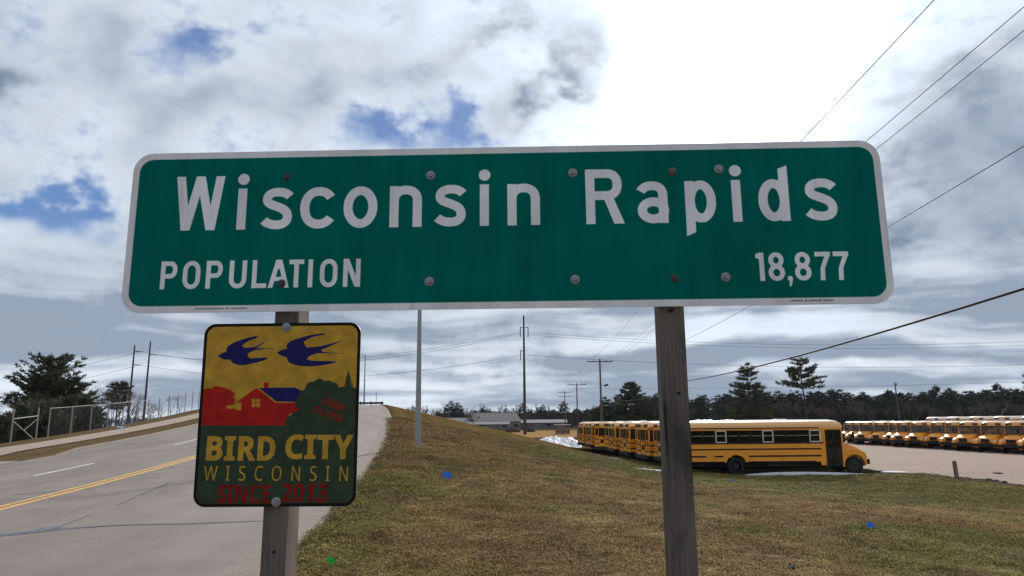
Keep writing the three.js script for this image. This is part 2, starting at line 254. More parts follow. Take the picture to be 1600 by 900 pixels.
crackStrip([[-9.3, 13.5], [-8.75, 13.9], [-8.6, 14.6]], 0.32, M.seal, 'crack_seal', 4, 0.007);
crackStrip([[-8.6, 14.6], [-8.7, 15.3], [-8.8, 16.0]], 0.03, M.crack, 'crack', 5, 0.004); crackStrip([[-9.0, 17.4], [-9.3, 18.8]], 0.03, M.crack, 'crack', 15, 0.004); crackStrip([[-9.35, 19.0], [-9.6, 20.4], [-9.95, 22.2]], 0.09, M.seal, 'crack_seal', 16); crackStrip([[-9.4, 19.2], [-9.65, 20.6], [-9.9, 22.0]], 0.025, M.crack, 'crack', 17, 0.008); crackStrip([[-8.9, 13.6], [-7.6, 14.7], [-6.3, 15.0], [-5.1, 15.4]], 0.035, M.crack, 'crack', 18, 0.009);
crackStrip([[-12.6, 19.2], [-11.9, 19.8], [-11.1, 20.2]], 0.12, M.seal, 'crack_seal', 6);
crackStrip([[-23.6, 36.2], [-22.6, 37.1], [-21.8, 37.8]], 0.10, M.crack, 'crack', 7);
crackStrip([[-20.6, 39.4], [-19.3, 39.6], [-18.2, 39.9]], 0.05, M.crack, 'crack', 8);
crackStrip([[-21.4, 49], [-19, 49.3], [-16, 49.6]], 0.05, M.crack, 'crack', 9);
for (const q of [33, 57]) crackStrip([[edgeX(q) - 0.6, q], [edgeX(q) - 4, q + 0.35], [edgeX(q) - 7, q + 0.5]], 0.035, M.crack, 'crack', 20 + q | 0, 0.003);
// edges of the road
tag(mesh('road_shoulder', ribbon(-30, 140, 0.5, [-0.75, -0.5, -0.25, 0, 0.22, 0.42], 0, (q, o) => roadSurf(q, 0) + 0.012 + 0.02 * noise2(o * 3, q * 0.8) * smooth(-0.5, 0.2, o) - (o < -0.7 ? 0.008 : 0) + (o > 0.3 ? -0.03 : 0), 2), M.shoulder), 'narrow pale gravel strip between the concrete road and the lawn', 'shoulder', null, 'structure');
{
  const prof = [[-KERB, -0.02], [-KERB, 0.125], [-KERB - 0.02, 0.14], [-KERB - 0.15, 0.142], [-KERB - 0.16, 0.02]];
  const pieces = [];                                                   // cast in lengths with joints between them
  for (let q = 33.5; q < 112; q += 3) pieces.push(grid(prof.length - 1, 6, (i, j) => { const q1 = q + 0.01 + 2.98 * j / 6, [o, h] = prof[i]; return [edgeX(q1) + o, roadSurf(q1, -KERB) + h * smooth(32.5, 36, q1) + 0.004, -q1, i * 0.08, q1]; }));
  const kerb = mesh('kerb', pieces[0], M.kerb); tag(kerb, 'grey concrete kerb along the far side of the road', 'kerb', null, 'structure');
  for (const p of pieces.slice(1)) mesh('kerb_stone', p, M.kerb, kerb);
  const walkTop = (q, o) => roadSurf(q, -KERB) + 0.13 * smooth(31, 35, q) + 0.012;
  const slab = (q) => ribbon(q, q + 1.92, 0.96, [-KERB - 3.95, -KERB - 2.0], 0, walkTop, 5);
  const walk = mesh('sidewalk', ribbon(8, 32, 0.8, [-KERB - 3.95, -KERB - 2.0], 0, walkTop, 5), M.walk); tag(walk, 'pale sandy pavement running beside the wire fence', 'pavement', null, 'structure');
  for (let q = 32; q < 112; q += 1.94) mesh('slab', slab(q), M.walk, walk);
  tag(mesh('driveway_apron', ribbon(6, 30.6, 0.8, [-KERB - 2.02, -KERB - 1, -KERB + 0.02], 0.009, (q, o) => walkTop(q, o) - 0.012 + (o > -KERB ? 0.004 : 0), 5), M.kerb), 'flat concrete apron where the pavement meets the road', 'apron', null, 'structure');
}
// gravel yard of the buses
{
  const xb = (q) => { const far = 22.0, near = 23.5; return lerp(near, far, smooth(41.6, 46.5, q)) + 0.35 * noise2(q * 0.9, 3.3) + 0.6 * noise2(q * 0.3, 8); };
  const Q = []; for (let q = 4; q < 52; q += 0.35) Q.push(q); for (let q = 52; q < 152; q += 2) Q.push(q);
  const g = grid(60, Q.length - 1, (i, j) => { const q = Q[j], t = i / 60, x = lerp(xb(q), 190, t * t * 0.8 + t * 0.2); const n = 0.12 * fbm(x * 0.06, q * 0.4, 4) + 0.06 * fbm(x * 0.5, q * 1.4, 3), k = 1 + n, e = smooth(0, 0.02, t); return [x, landY(x, q) + 0.02 - (i ? 0 : 0.05), -q, x / 2.5, q / 2.5, lerp(0.10, 0.300, e) * k, lerp(0.07, 0.208, e) * k, lerp(0.05, 0.162, e) * k]; });
  tag(mesh('gravel_yard', g, M.lot), 'pinkish gravel yard where the school buses park', 'yard', null, 'structure');
  const gs = []; const r = rng(5);
  for (let q = 24; q < 43.5; q += 0.16) { const x = xb(q) + (r() - 0.5) * 0.5, s = 0.05 + 0.13 * r() * r(); const b = new THREE.IcosahedronGeometry(s, 1); const p = b.attributes.position; for (let i = 0; i < p.count; i++) { const k = 1 + 0.35 * noise2(p.getX(i) * 9 + q * 7, p.getZ(i) * 9 + p.getY(i) * 5); p.setXYZ(i, p.getX(i) * k * 1.5, p.getY(i) * k * 0.6, p.getZ(i) * k); } b.computeVertexNormals(); gs.push(b.translate(x, landY(x, q) + 0.02, -q)); }
  for (let x = 20.8; x < 23.4; x += 0.14) { const q = 43 + r() * 0.5, s = 0.04 + 0.1 * r() * r(); gs.push(new THREE.IcosahedronGeometry(s, 0).scale(1.6, 0.5, 1).translate(x, landY(x, q) + 0.015, -q)); }
  tag(mesh('soil_clods', gs, M.soil), 'dark clods of soil along the border of lawn and gravel yard', 'soil', null, 'stuff');
}
// old snow
function snowPatch(label, pts, thick, seed, rough = 0) {               // pts: outline [x, q]
  const cx = pts.reduce((s, p) => s + p[0], 0) / pts.length, cq = pts.reduce((s, p) => s + p[1], 0) / pts.length;
  const c = new THREE.CatmullRomCurve3(pts.map(([x, q]) => v3(x, 0, q)), true), N = 110, R = 22;
  const g = grid(N, R, (i, j) => { const p = c.getPoint((i % N) / N), k = 1 + 0.16 * noise2((i % N) * 0.55, seed) + 0.08 * noise2((i % N) * 1.7, seed + 4), t = j / R, x = cx + (p.x - cx) * t * k, q = cq + (p.z - cq) * t * k; const h = thick * (1 - t * t) + rough * Math.max(0, 0.5 + fbm(x * 0.8 + seed, q * 0.3, 4)) ** 0.8 * (1 - t ** 6) - 0.03 * smooth(0.9, 1, t); return [x, landY(x, q) + h + 0.015, -q, x, q]; });
  g.scale(1, 1, 1); const m = mesh('snow_patch', g, M.snow); m.material = M.snow; return tag(m, label, 'snow');
}
M.snow.side = THREE.DoubleSide;
snowPatch('long thin strip of snow under the skirt of the side-on bus', [[13.2, 43.3], [15.5, 42.7], [17.8, 42.75], [20.2, 43.2], [18.2, 44.2], [15.6, 44.4], [13.6, 44.1]], 0.16, 1);
snowPatch('crusty heap of ploughed snow left of the farthest buses', [[3.6, 108], [5.6, 94], [7.2, 89], [8.4, 94], [9.4, 108], [9.0, 122], [5.5, 126]], 0.10, 2, 0.7);
snowPatch('flat snow patch in the shade left of the nearest bus rears', [[6.5, 57], [7.2, 54.8], [8.2, 54.6], [8.6, 56.4], [8.0, 58.4], [6.9, 58.6]], 0.09, 3, 0.08);
snowPatch('small ragged snow patch just left of the right wooden post', [[6.6, 41.0], [7.4, 40.2], [8.4, 39.9], [9.0, 40.6], [8.4, 41.4], [7.4, 41.5]], 0.10, 4, 0.06);
snowPatch('tiny snow remnant at the left of the side-on bus rear wheel', [[10.6, 43.2], [11.3, 42.9], [11.9, 43.1], [11.3, 43.5]], 0.03, 5);
snowPatch('small snow remnant on the gravel ahead of the side-on bus', [[21.8, 45.2], [22.6, 44.8], [23.4, 45.1], [22.6, 45.8]], 0.04, 6);
snowPatch('narrow snow strip between farther bus rears', [[6.4, 70], [7.4, 68], [8.2, 70], [7.8, 73], [6.8, 73]], 0.05, 7);

// ---------- town sign ----------
const woodTex = tex(512, 1024, (u, v) => { const g = fbm(u * 22 + 0.6 * noise2(u * 3, v * 3, 4), v * 3, 3, 2), f = noise2(u * 120, v * 12, 12), b = fbm(u * 3, v * 4, 3, 4); const kn = Math.exp(-(((u - 0.55) * 5) ** 2 + ((v - 0.63) * 14) ** 2)); let k = 0.78 + 0.22 * g + 0.16 * f + 0.26 * b - 0.5 * smooth(0.45, 0.95, kn); k -= 0.42 * smooth(0.62, 0.8, Math.abs(noise2(u * 14, v * 2 + 5, 14))) + 0.22 * smooth(0.2, 0.7, fbm(u * 4, v * 8, 4, 4)); return [k, k * 0.97, k * 0.93]; });
M.post = phy([0.150, 0.132, 0.120], 0.95, { specularIntensity: 0.3, map: woodTex, bumpMap: woodTex, bumpScale: 0.003 });
M.alu = std([0.62, 0.62, 0.63], 0.45, { metalness: 0.6 });
M.zinc = std([0.26, 0.26, 0.27], 0.6, { metalness: 0.3 });
M.glareBolt = std([0.17, 0.09, 0.075], 0.6, { metalness: 0.3 }); M.darkBolt = std([0.05, 0.048, 0.05], 0.5, { metalness: 0.4 });  // the reddish bolt is dark steel with sun glare put into its colour
M.hole = std([0.01, 0.01, 0.01], 1);
const SW = 2.7703, SH = 0.61;
function townFace() {
  const W = 2048, H = Math.round(2048 * SH / SW), K = W / SW, cv = document.createElement('canvas'); cv.width = W; cv.height = H;
  const c = cv.getContext('2d'); c.fillStyle = '#dedada'; c.fillRect(0, 0, W, H);
  c.setTransform(K, 0, 0, -K, W / 2, H / 2);
  const rr = (w, h, r) => { c.beginPath(); const x = w / 2, y = h / 2; c.moveTo(-x + r, -y); c.lineTo(x - r, -y); c.arcTo(x, -y, x, -y + r, r); c.lineTo(x, y - r); c.arcTo(x, y, x - r, y, r); c.lineTo(-x + r, y); c.arcTo(-x, y, -x, y - r, r); c.lineTo(-x, -y + r); c.arcTo(-x, -y, -x + r, -y, r); c.closePath(); };
  rr(SW - 0.05, SH - 0.05, 0.052); c.fillStyle = '#006459'; c.fill();
  const INK = '#e6e2e3'; c.fillStyle = INK; c.strokeStyle = INK; c.lineJoin = 'miter'; c.miterLimit = 6;
  const limb = (xa, ya, xb, yb, w) => { c.beginPath(); c.moveTo(xa, ya); c.lineTo(xa + w, ya); c.lineTo(xb + w, yb); c.lineTo(xb, yb); c.closePath(); c.fill(); };
  const poly = (...p) => { c.beginPath(); p.forEach((q, i) => (i ? c.lineTo(q[0], q[1]) : c.moveTo(q[0], q[1]))); c.closePath(); c.fill(); };
  const rect = (x, y, w, h) => c.fillRect(x, y, w, h);
  const line = (w, f) => { c.lineWidth = w; c.lineCap = 'butt'; c.beginPath(); f(); c.stroke(); };
  const at = (x, y, f) => { c.save(); c.translate(x, y); f(); c.restore(); };
  const S = 0.0338, B = 0.002;
  const G = {
    W() { limb(0, 0.209, 0.0285, 0, S); limb(0.0285, 0, 0.0745, 0.209, S); limb(0.0745, 0.209, 0.1215, 0, S); limb(0.1215, 0, 0.1495, 0.209, S); },
    i() { rect(0, 0, S, 0.159); c.beginPath(); c.arc(S / 2 + 0.001, 0.1945, 0.0218, 0, 7); c.fill(); },
    s() { line(S, () => { c.moveTo(0.1035, 0.1245); c.bezierCurveTo(0.088, 0.142, 0.070, 0.1425, 0.058, 0.1425); c.bezierCurveTo(0.036, 0.1425, 0.0185, 0.133, 0.0185, 0.114); c.bezierCurveTo(0.0185, 0.084, 0.0965, 0.092, 0.0965, 0.047); c.bezierCurveTo(0.0965, 0.026, 0.080, 0.0165, 0.058, 0.0165); c.bezierCurveTo(0.040, 0.0165, 0.024, 0.020, 0.0085, 0.0345); }); },
    c() { line(S, () => { c.moveTo(0.1135, 0.1185); c.bezierCurveTo(0.103, 0.134, 0.088, 0.1425, 0.070, 0.1425); c.bezierCurveTo(0.036, 0.1425, 0.017, 0.116, 0.017, 0.0795); c.bezierCurveTo(0.017, 0.043, 0.036, 0.0165, 0.070, 0.0165); c.bezierCurveTo(0.088, 0.0165, 0.103, 0.025, 0.1135, 0.0405); }); },
    o() { line(S, () => { c.ellipse(0.063, 0.0795, 0.046, 0.063, 0, 0, Math.PI * 2); }); },
    n() { rect(0, 0, S, 0.158); line(S, () => { c.moveTo(0.017, 0.105); c.bezierCurveTo(0.020, 0.132, 0.040, 0.1425, 0.059, 0.1425); c.bezierCurveTo(0.086, 0.1425, 0.1025, 0.128, 0.1025, 0.100); c.lineTo(0.1025, 0); }); },
    R() { rect(0, 0, S, 0.209); line(S, () => { c.moveTo(0.01, 0.1921); c.lineTo(0.078, 0.1921); c.bezierCurveTo(0.104, 0.1921, 0.1165, 0.176, 0.1165, 0.150); c.bezierCurveTo(0.1165, 0.124, 0.104, 0.108, 0.078, 0.108); c.lineTo(0.01, 0.108); }); poly([0.062, 0.108], [0.098, 0.108], [0.140, 0], [0.1015, 0]); },
    a() { rect(0.0765, 0, S, 0.108); line(S, () => { c.ellipse(0.057, 0.0485, 0.040, 0.0325, 0, 0, Math.PI * 2); }); line(S, () => { c.moveTo(0.0125, 0.1205); c.bezierCurveTo(0.022, 0.136, 0.036, 0.1425, 0.053, 0.1425); c.bezierCurveTo(0.080, 0.1425, 0.0933, 0.130, 0.0933, 0.104); }); },
    p() { poly([0, 0.158], [S, 0.158], [S, -0.036], [0, -0.051]); line(S, () => { c.ellipse(0.0565, 0.0795, 0.0385, 0.063, 0, 0, Math.PI * 2); }); },
    d() { poly([0.0765, 0], [0.0765 + S, 0], [0.0765 + S, 0.212], [0.0765, 0.199]); line(S, () => { c.ellipse(0.0545, 0.0795, 0.0385, 0.063, 0, 0, Math.PI * 2); }); },
  };
  for (const [k, x] of [['W', -1.2165], ['i', -0.981], ['s', -0.889], ['c', -0.7465], ['o', -0.5855], ['n', -0.4145], ['s', -0.247], ['i', -0.082], ['n', 0.0195], ['R', 0.3065], ['a', 0.4945], ['p', 0.668], ['i', 0.8375], ['d', 0.9335], ['s', 1.101]]) at(x, B, G[k]);
  const T = 0.0172, h = 0.104, y0 = -0.218;
  const D = {
    P() { rect(0, 0, T, h); line(T, () => { c.moveTo(0.004, h - T / 2); c.lineTo(0.036, h - T / 2); c.bezierCurveTo(0.058, h - T / 2, 0.058, 0.0485, 0.036, 0.0485); c.lineTo(0.004, 0.0485); }); },
    O() { line(T, () => { c.moveTo(T / 2, 0.066); c.bezierCurveTo(T / 2, 0.106, 0.056, 0.106, 0.056, 0.066); c.lineTo(0.056, 0.038); c.bezierCurveTo(0.056, -0.002, T / 2, -0.002, T / 2, 0.038); c.closePath(); }); },
    U() { line(T, () => { c.moveTo(T / 2, h); c.lineTo(T / 2, 0.036); c.bezierCurveTo(T / 2, -0.001, 0.0555, -0.001, 0.0555, 0.036); c.lineTo(0.0555, h); }); },
    L() { rect(0, 0, T, h); rect(0, 0, 0.054, T); },
    A() { limb(0, 0, 0.0265, h, T); limb(0.0265 + T - 0.012, h, 0.0615 - 0.0015, 0, T); poly([0.0265, h], [0.0265 + T + 0.006, h], [0.045, 0.07], [0.03, 0.07]); rect(0.014, 0.025, 0.05, T * 0.9); },
    T() { rect(0, h - T, 0.055, T); rect(0.0275 - T / 2, 0, T, h); },
    I() { rect(0, 0, T, h); },
    N() { rect(0, 0, T, h); rect(0.046, 0, T, h); poly([0, h], [T + 0.003, h], [0.046 + T, 0], [0.046 - 0.003, 0]); },
    1() { rect(0.0125, 0, T, h); poly([0.0125, h], [0.0125, h - 0.024], [0, h - 0.019], [0, h - 0.006]); },
    8() { line(T, () => c.ellipse(0.0285, 0.0755, 0.0185, 0.0205, 0, 0, 7)); line(T, () => c.ellipse(0.0285, 0.0300, 0.0205, 0.0220, 0, 0, 7)); },
    ','() { c.beginPath(); c.arc(0.009, 0.008, 0.0098, 0, 7); c.fill(); poly([0.0185, 0.006], [0.012, -0.019], [0.004, -0.022], [0.006, 0.004]); },
    7() { rect(0, h - T, 0.055, T); poly([0.037, h - 0.01], [0.0555, h - 0.01], [0.0335, 0.045], [0.0315, 0], [0.0145, 0], [0.017, 0.045]); },
  };
  for (const [k, x] of [['P', -1.248], ['O', -1.166], ['P', -1.0805], ['U', -0.995], ['L', -0.911], ['A', -0.8515], ['T', -0.7765], ['I', -0.706], ['O', -0.663], ['N', -0.578], ['1', 0.906], ['8', 0.950], [',', 1.0155], ['8', 1.0435], ['7', 1.1165], ['7', 1.181]]) at(x, y0, D[k]);
  c.fillStyle = '#55585a'; const r = rng(9);                          // maker's fine print on the border, too small to read
  for (const [x0, x1, y] of [[-1.112, -0.925, -0.2935], [1.02, 1.165, -0.2925]]) for (let x = x0; x < x1;) { const w = 0.002 + 0.007 * r(); c.fillRect(x, y, w, 0.0042); x += w + 0.0015 + (r() < 0.15 ? 0.006 : 0); }
  c.setTransform(1, 0, 0, 1, 0, 0);
  const im = c.getImageData(0, 0, W, H), d = im.data;                   // road film and fine sheeting texture
  for (let y = 0; y < H; y++) for (let x = 0; x < W; x++) { const k = 1 + 0.045 * fbm(x * 0.004, y * 0.006, 3) + 0.045 * noise2(x * 0.018, y * 0.0025) - 0.05 * smooth(0.55, 1.0, fbm(x * 0.03, y * 0.004 + 3, 3)) + 0.02 * noise2(x * 0.35, y * 0.35) + 0.02 * noise2(x * 0.09, y * 0.01), o = (y * W + x) * 4; d[o] *= k; d[o + 1] *= k; d[o + 2] *= k; }
  c.putImageData(im, 0, 0);
  const t = new THREE.CanvasTexture(cv); t.colorSpace = THREE.SRGBColorSpace; return t;
}
function faceGeometry(w, h, r) { const g = new THREE.ShapeGeometry(roundRect(w, h, r), 12), p = g.attributes.position, u = g.attributes.uv; for (let i = 0; i < p.count; i++) u.setXY(i, p.getX(i) / w + 0.5, p.getY(i) / h + 0.5); return g; }
function plate(w, h, r, t, z) { const g = new THREE.ExtrudeGeometry(roundRect(w, h, r), { depth: t, bevelEnabled: false, curveSegments: 12 }); return g.translate(0, 0, z - t); }
function boltGeometry(wr = 0.0165, hr = 0.0075) { return [new THREE.LatheGeometry([[0.0001, 0.0022], [wr * 0.5, 0.0026], [wr * 0.92, 0.0022], [wr, 0.0006], [wr, 0]].map((p) => new THREE.Vector2(...p)), 20).rotateX(Math.PI / 2), new THREE.CylinderGeometry(hr, hr * 1.08, 0.007, 6).rotateX(Math.PI / 2).translate(0, 0, 0.0055)]; }
function woodPost(w, d, h, twist, seed) {
  const g = new THREE.BoxGeometry(w, h, d, 4, 40, 4), p = g.attributes.position, u = g.attributes.uv, n = g.attributes.normal;
  for (let i = 0; i < p.count; i++) {
    const y = p.getY(i) / h, a = twist * (0.5 - y), x = p.getX(i), z = p.getZ(i), e = 1 - 0.012 * (Math.abs(x) > w * 0.49 && Math.abs(z) > d * 0.49 ? 2.4 : 0) + 0.008 * noise2(y * h * 5 + seed, x * 20 + z * 13);
    const side = Math.abs(n.getX(i)) > 0.5, top = Math.abs(n.getY(i)) > 0.5;
    u.setXY(i, (side ? z : x) * 2.6 + seed * 0.37 + (side ? 0.4 : 0), top ? z * 2 : p.getY(i) * 0.55 + seed * 0.21);
    p.setXYZ(i, (x * Math.cos(a) + z * Math.sin(a)) * e, p.getY(i), (-x * Math.sin(a) + z * Math.cos(a)) * e);
  }
  g.computeVertexNormals(); return g.toNonIndexed();
}
{
  const t = thing('town_sign', 'long green city limit sign with white lettering on two wooden posts', 'sign', [-0.1, -0.75, -2.7]);
  const post = (x, z, w, ry, rz, twist, seed) => { const m = mesh('post', woodPost(w, 0.14, 3.42, twist, seed), M.post, t); m.position.set(x + 0.1, 1.62, z + 2.7); m.rotation.set(-0.012, ry, rz); return m; };
  const pl = post(-0.826, -2.716, 0.088, 0, -0.006, 0.0, 1); pl.userData.label = 'left post with a pale sunlit side';
  const pr = post(0.577, -2.684, 0.0925, -0.09, 0.0, 0.05, 4);
  for (const [m, spots] of [[pl, [[0.002, 0.55, 0.07]]], [pr, [[-0.006, 1.368, 0.0705], [0.004, 1.372, 0.0705], [0.012, 1.075, 0.0705]]]]) for (const [x, y, z] of spots) mesh('drill_hole', cyl(0.0055, 0.0055, 0.004, 12, x, y - 0.25, z + 0.0006, 'z'), M.hole, m);
  const panel = mesh('panel', plate(SW, SH, 0.074, 0.0032, -0.0006), M.alu, t);
  panel.position.set(-0.0337 + 0.1, 2.3049 + 0.75, -2.6123 + 2.7); panel.rotation.order = 'YXZ'; panel.rotation.set(-0.0147, -0.026, 0.0004);
  M.townFace = phy([1, 1, 1], 0.75, { map: townFace(), specularIntensity: 0.06 });
  mesh('face', faceGeometry(SW, SH, 0.074), M.townFace, panel);
  for (const x of [-0.264, 0.262, 0.797]) mesh('stiffener', [box(0.045, 0.56, 0.003, x, 0, -0.0068), box(0.004, 0.56, 0.03, x - 0.02, 0, -0.023), box(0.004, 0.56, 0.03, x + 0.02, 0, -0.023)], M.alu, panel);
  const dull = { 0: 1, 3: 2, 5: 1, 8: 1 };
  [[-0.803, 0.202], [-0.264, 0.199], [0.262, 0.199], [0.628, 0.198], [0.797, 0.204], [-0.801, -0.202], [-0.264, -0.203], [0.261, -0.203], [0.615, -0.204], [0.797, -0.202]].forEach(([x, y], i) => { const b = mesh('bolt', boltGeometry(dull[i] ? 0.0150 : 0.0172, 0.0078), dull[i] ? (dull[i] > 1 ? M.glareBolt : M.darkBolt) : M.zinc, panel); b.position.set(x, y, 0.0005); b.rotation.z = i; if (dull[i]) b.userData.label = dull[i] > 1 ? 'bolt with reddish glare in its colour' : 'dark weathered bolt'; });
}
// ---------- painted bird sign ----------
const BW = 0.5635, BH = 0.635;
function birdFace() {
  const W = 1024, H = Math.round(1024 * BH / BW), cv = document.createElement('canvas'); cv.width = W; cv.height = H; const c = cv.getContext('2d');
  const Y = '#b78d34', N = '#222159', R = '#a8221d', G = '#344231', Gd = '#33402f';
  const pt = (x, y) => { const v = (y - 505.5 + (x - 440) * 0.010) / 288, l = 321.5 - 22 * v, r = 565.5 - 10.5 * v; return [(x - l) / (r - l) * W, v * H]; };   // drawing units of the artwork
  const a = (x, y) => pt(310 + x / 4.5, 500 + y / 4.5), b = (x, y) => pt(280 + x / 2.144, 480 + y / 2.143);
  const path = (f, pts) => { c.beginPath(); pts.forEach((p, i) => { const q = f(...p.slice(0, 2)); if (!i) c.moveTo(...q); else if (p.length === 4) c.quadraticCurveTo(...f(p[2], p[3]), ...q); else c.lineTo(...q); }); c.closePath(); c.fill(); };
  const bump = (f, cx, cy, r) => { const p = f(cx, cy), q = f(cx + r, cy); c.beginPath(); c.arc(p[0], p[1], q[0] - p[0], 0, 7); c.fill(); };
  c.fillStyle = '#1c1a14'; c.fillRect(0, 0, W, H);
  const inset = (m, r) => { c.beginPath(); c.roundRect(m, m, W - 2 * m, H - 2 * m, r); };
  inset(20, 60); c.save(); c.clip(); c.fillStyle = Y; c.fillRect(0, 0, W, H);
  c.fillStyle = G; path(a, [[-40, 762], [1200, 762], [1200, 3000], [-40, 3000]]);
  // swallows
  c.fillStyle = N;
  path(a, [[135, 270], [202, 232, 160, 245], [232, 180, 195, 200], [425, 116, 300, 140], [410, 138], [310, 190, 350, 150], [330, 207], [400, 200], [508, 140], [412, 208], [540, 213], [412, 220], [350, 250, 375, 232], [372, 283, 350, 278], [494, 275], [480, 292], [310, 333, 380, 325], [228, 292, 240, 330], [165, 283, 190, 295], [150, 272]]);
  path(a, [[556, 242], [632, 214, 590, 215], [650, 158, 612, 190], [902, 99, 780, 105], [888, 112], [745, 165, 790, 120], [770, 205, 750, 190], [862, 195], [1026, 152], [865, 222], [880, 237], [1038, 249], [850, 245], [765, 290, 780, 255], [800, 300], [970, 304], [965, 314], [800, 341, 880, 335], [632, 302, 660, 340], [625, 275], [575, 258, 600, 272]]);
  // red shrub, cottage, path
  c.fillStyle = R;
  path(a, [[-40, 520], [95, 500, 60, 495], [130, 482, 108, 478], [262, 540, 230, 500], [240, 562], [262, 575], [245, 600, 262, 590], [265, 600], [405, 498], [425, 498], [545, 600], [690, 600], [735, 632], [740, 655], [640, 680], [610, 762], [-40, 762]]);
  path(a, [[462, 456], [496, 456], [496, 500], [462, 500]]);
  c.fillStyle = Y; path(a, [[195, 632], [212, 620], [245, 618], [265, 602], [302, 600], [302, 655], [265, 652], [250, 640], [230, 648], [215, 640], [200, 645]]);
  for (const [x, y] of [[376, 573], [407, 573], [376, 604], [407, 604]]) path(a, [[x, y], [x + 26, y], [x + 26, y + 26], [x, y + 26]]);
  c.fillStyle = N; path(a, [[428, 496], [680, 492], [760, 530], [680, 595], [548, 592]]);
  c.strokeStyle = Y; c.lineWidth = 4; c.beginPath(); c.moveTo(...a(415, 498)); c.lineTo(...a(545, 600)); c.lineTo(...a(690, 598)); c.stroke();
  // green bushes and fir
  c.fillStyle = G;
  for (const [x, y, r] of [[800, 500, 48], [852, 470, 40], [910, 490, 48], [945, 500, 44], [770, 560, 60], [730, 600, 50], [660, 740, 52], [690, 700, 40], [750, 650, 45], [860, 600, 130], [1010, 560, 70], [1060, 580, 90], [900, 700, 150], [760, 730, 90], [1050, 700, 120]]) bump(a, x, y, r);
  path(a, [[640, 762], [700, 660], [780, 560], [1200, 500], [1200, 800], [600, 800]]);
  const fir = []; for (let i = 0; i <= 10; i++) { const y = 368 + i * 15, w = 4 + i * 4.6; fir.push([1056 + w, y], [1056 + w * 0.45, y + 4]); } for (let i = 10; i >= 0; i--) { const y = 368 + i * 15, w = 4 + i * 4.6; fir.push([1056 - w * 0.45, y + 4], [1056 - w, y]); } path(a, fir);
  // lettering
  const words = (text, font, col, x0, y0, x1, y1, f, rot = 0, spaced = 0) => {
    const p = f(x0, y1), q = f(x1, y1), t = f(x0, y0), wd = q[0] - p[0], ht = p[1] - t[1]; c.save(); c.fillStyle = col; c.font = font; c.textBaseline = 'alphabetic'; c.textAlign = 'left';
    c.translate(p[0], p[1]); c.rotate(Math.atan2(q[1] - p[1], wd) + rot); const cap = 71.4;
    if (!spaced) { const m = c.measureText(text); c.scale(wd / m.width, ht / cap); c.fillText(text, 0, 0); if (font.startsWith('bold')) { c.lineWidth = 3; c.strokeStyle = col; c.strokeText(text, 0, 0); } }
    else { let sum = 0; const ws = [...text].map((ch) => c.measureText(ch).width); ws.forEach((w) => { sum += w; }); const k = spaced, gap = (wd / k - sum) / (text.length - 1); c.scale(k, ht / cap); let x = 0; [...text].forEach((ch, i) => { c.fillText(ch, x, 0); x += ws[i] + gap; }); }
    c.restore();
  };
  words('BIRD', 'bold 100px sans-serif', Y, 79, 443, 324, 521, b); words('CITY', 'bold 100px sans-serif', Y, 348, 438, 578, 515, b);
  words('WISCONSIN', '100px sans-serif', Y, 78, 540, 568, 588, b, 0, 1.0);
  words('SINCE', 'bold 100px sans-serif', '#7d1c18', 122, 602, 304, 660, b); words('2013', 'bold 100px sans-serif', '#7d1c18', 338, 598, 496, 656, b);
  words('HIGH', 'bold 100px sans-serif', '#86271f', 474, 308, 560, 332, b, 0.33); words('FLYER', 'bold 100px sans-serif', '#86271f', 446, 338, 552, 362, b, 0.33);
  c.restore();
  const im = c.getImageData(0, 0, W, H), d = im.data; const r = rng(3);
  for (let y = 0; y < H; y++) for (let x = 0; x < W; x++) { const k = 1 + 0.10 * fbm(x * 0.012, y * 0.012, 3) + 0.12 * (r() - 0.5) + 0.05 * noise2(x * 0.2, y * 0.2), o = (y * W + x) * 4; d[o] *= k; d[o + 1] *= k; d[o + 2] *= k; }
  c.putImageData(im, 0, 0);
  const t = new THREE.CanvasTexture(cv); t.colorSpace = THREE.SRGBColorSpace; return t;
}
{
  const t = thing('bird_sign', 'square mustard and green sign with blue swallows on the left post', 'sign', [-0.8225, 1.640, -2.628]);
  t.rotation.order = 'YXZ'; t.rotation.set(-0.006, -0.02, 0);
  mesh('panel', plate(BW, BH, 0.042, 0.0025, -0.0006), M.alu, t);
  mesh('face', faceGeometry(BW, BH, 0.042), phy([1, 1, 1], 0.8, { map: birdFace(), specularIntensity: 0.25 }), t);
  for (const [x, y] of [[0.013, 0.302], [0.007, -0.302]]) { const b = mesh('bolt', boltGeometry(0.0165, 0.0078), M.zinc, t); b.position.set(x, y, 0.0005); }
}

// ---------- school buses; local x runs forward from the rear axle, the door side is +z ----------
const dirt = tex(512, 256, (u, v) => { const k = 0.95 + 0.05 * fbm(u * 4, v * 4, 4, 4) + 0.03 * noise2(u * 60, v * 8, 4) - 0.10 * smooth(0.2, 0.9, fbm(u * 8 + 5, v * 8, 4, 8)); return [k, k * 0.985, k * 0.95]; });
M.busYellow = phy([0.95, 0.350, 0.014], 0.45, { map: rep(dirt, 0.25, 0.5), clearcoat: 0.3, clearcoatRoughness: 0.32 });
M.busRoof = phy([0.82, 0.41, 0.115], 0.30, { clearcoat: 0.8, clearcoatRoughness: 0.15 });  // paler than the body yellow: roof glare and bloom put into the colour
M.paleRoof = phy([0.80, 0.62, 0.46], 0.4, { clearcoat: 0.4, clearcoatRoughness: 0.25 }); M.busWhite = phy([0.78, 0.76, 0.72], 0.35, { clearcoat: 0.5, clearcoatRoughness: 0.2 });
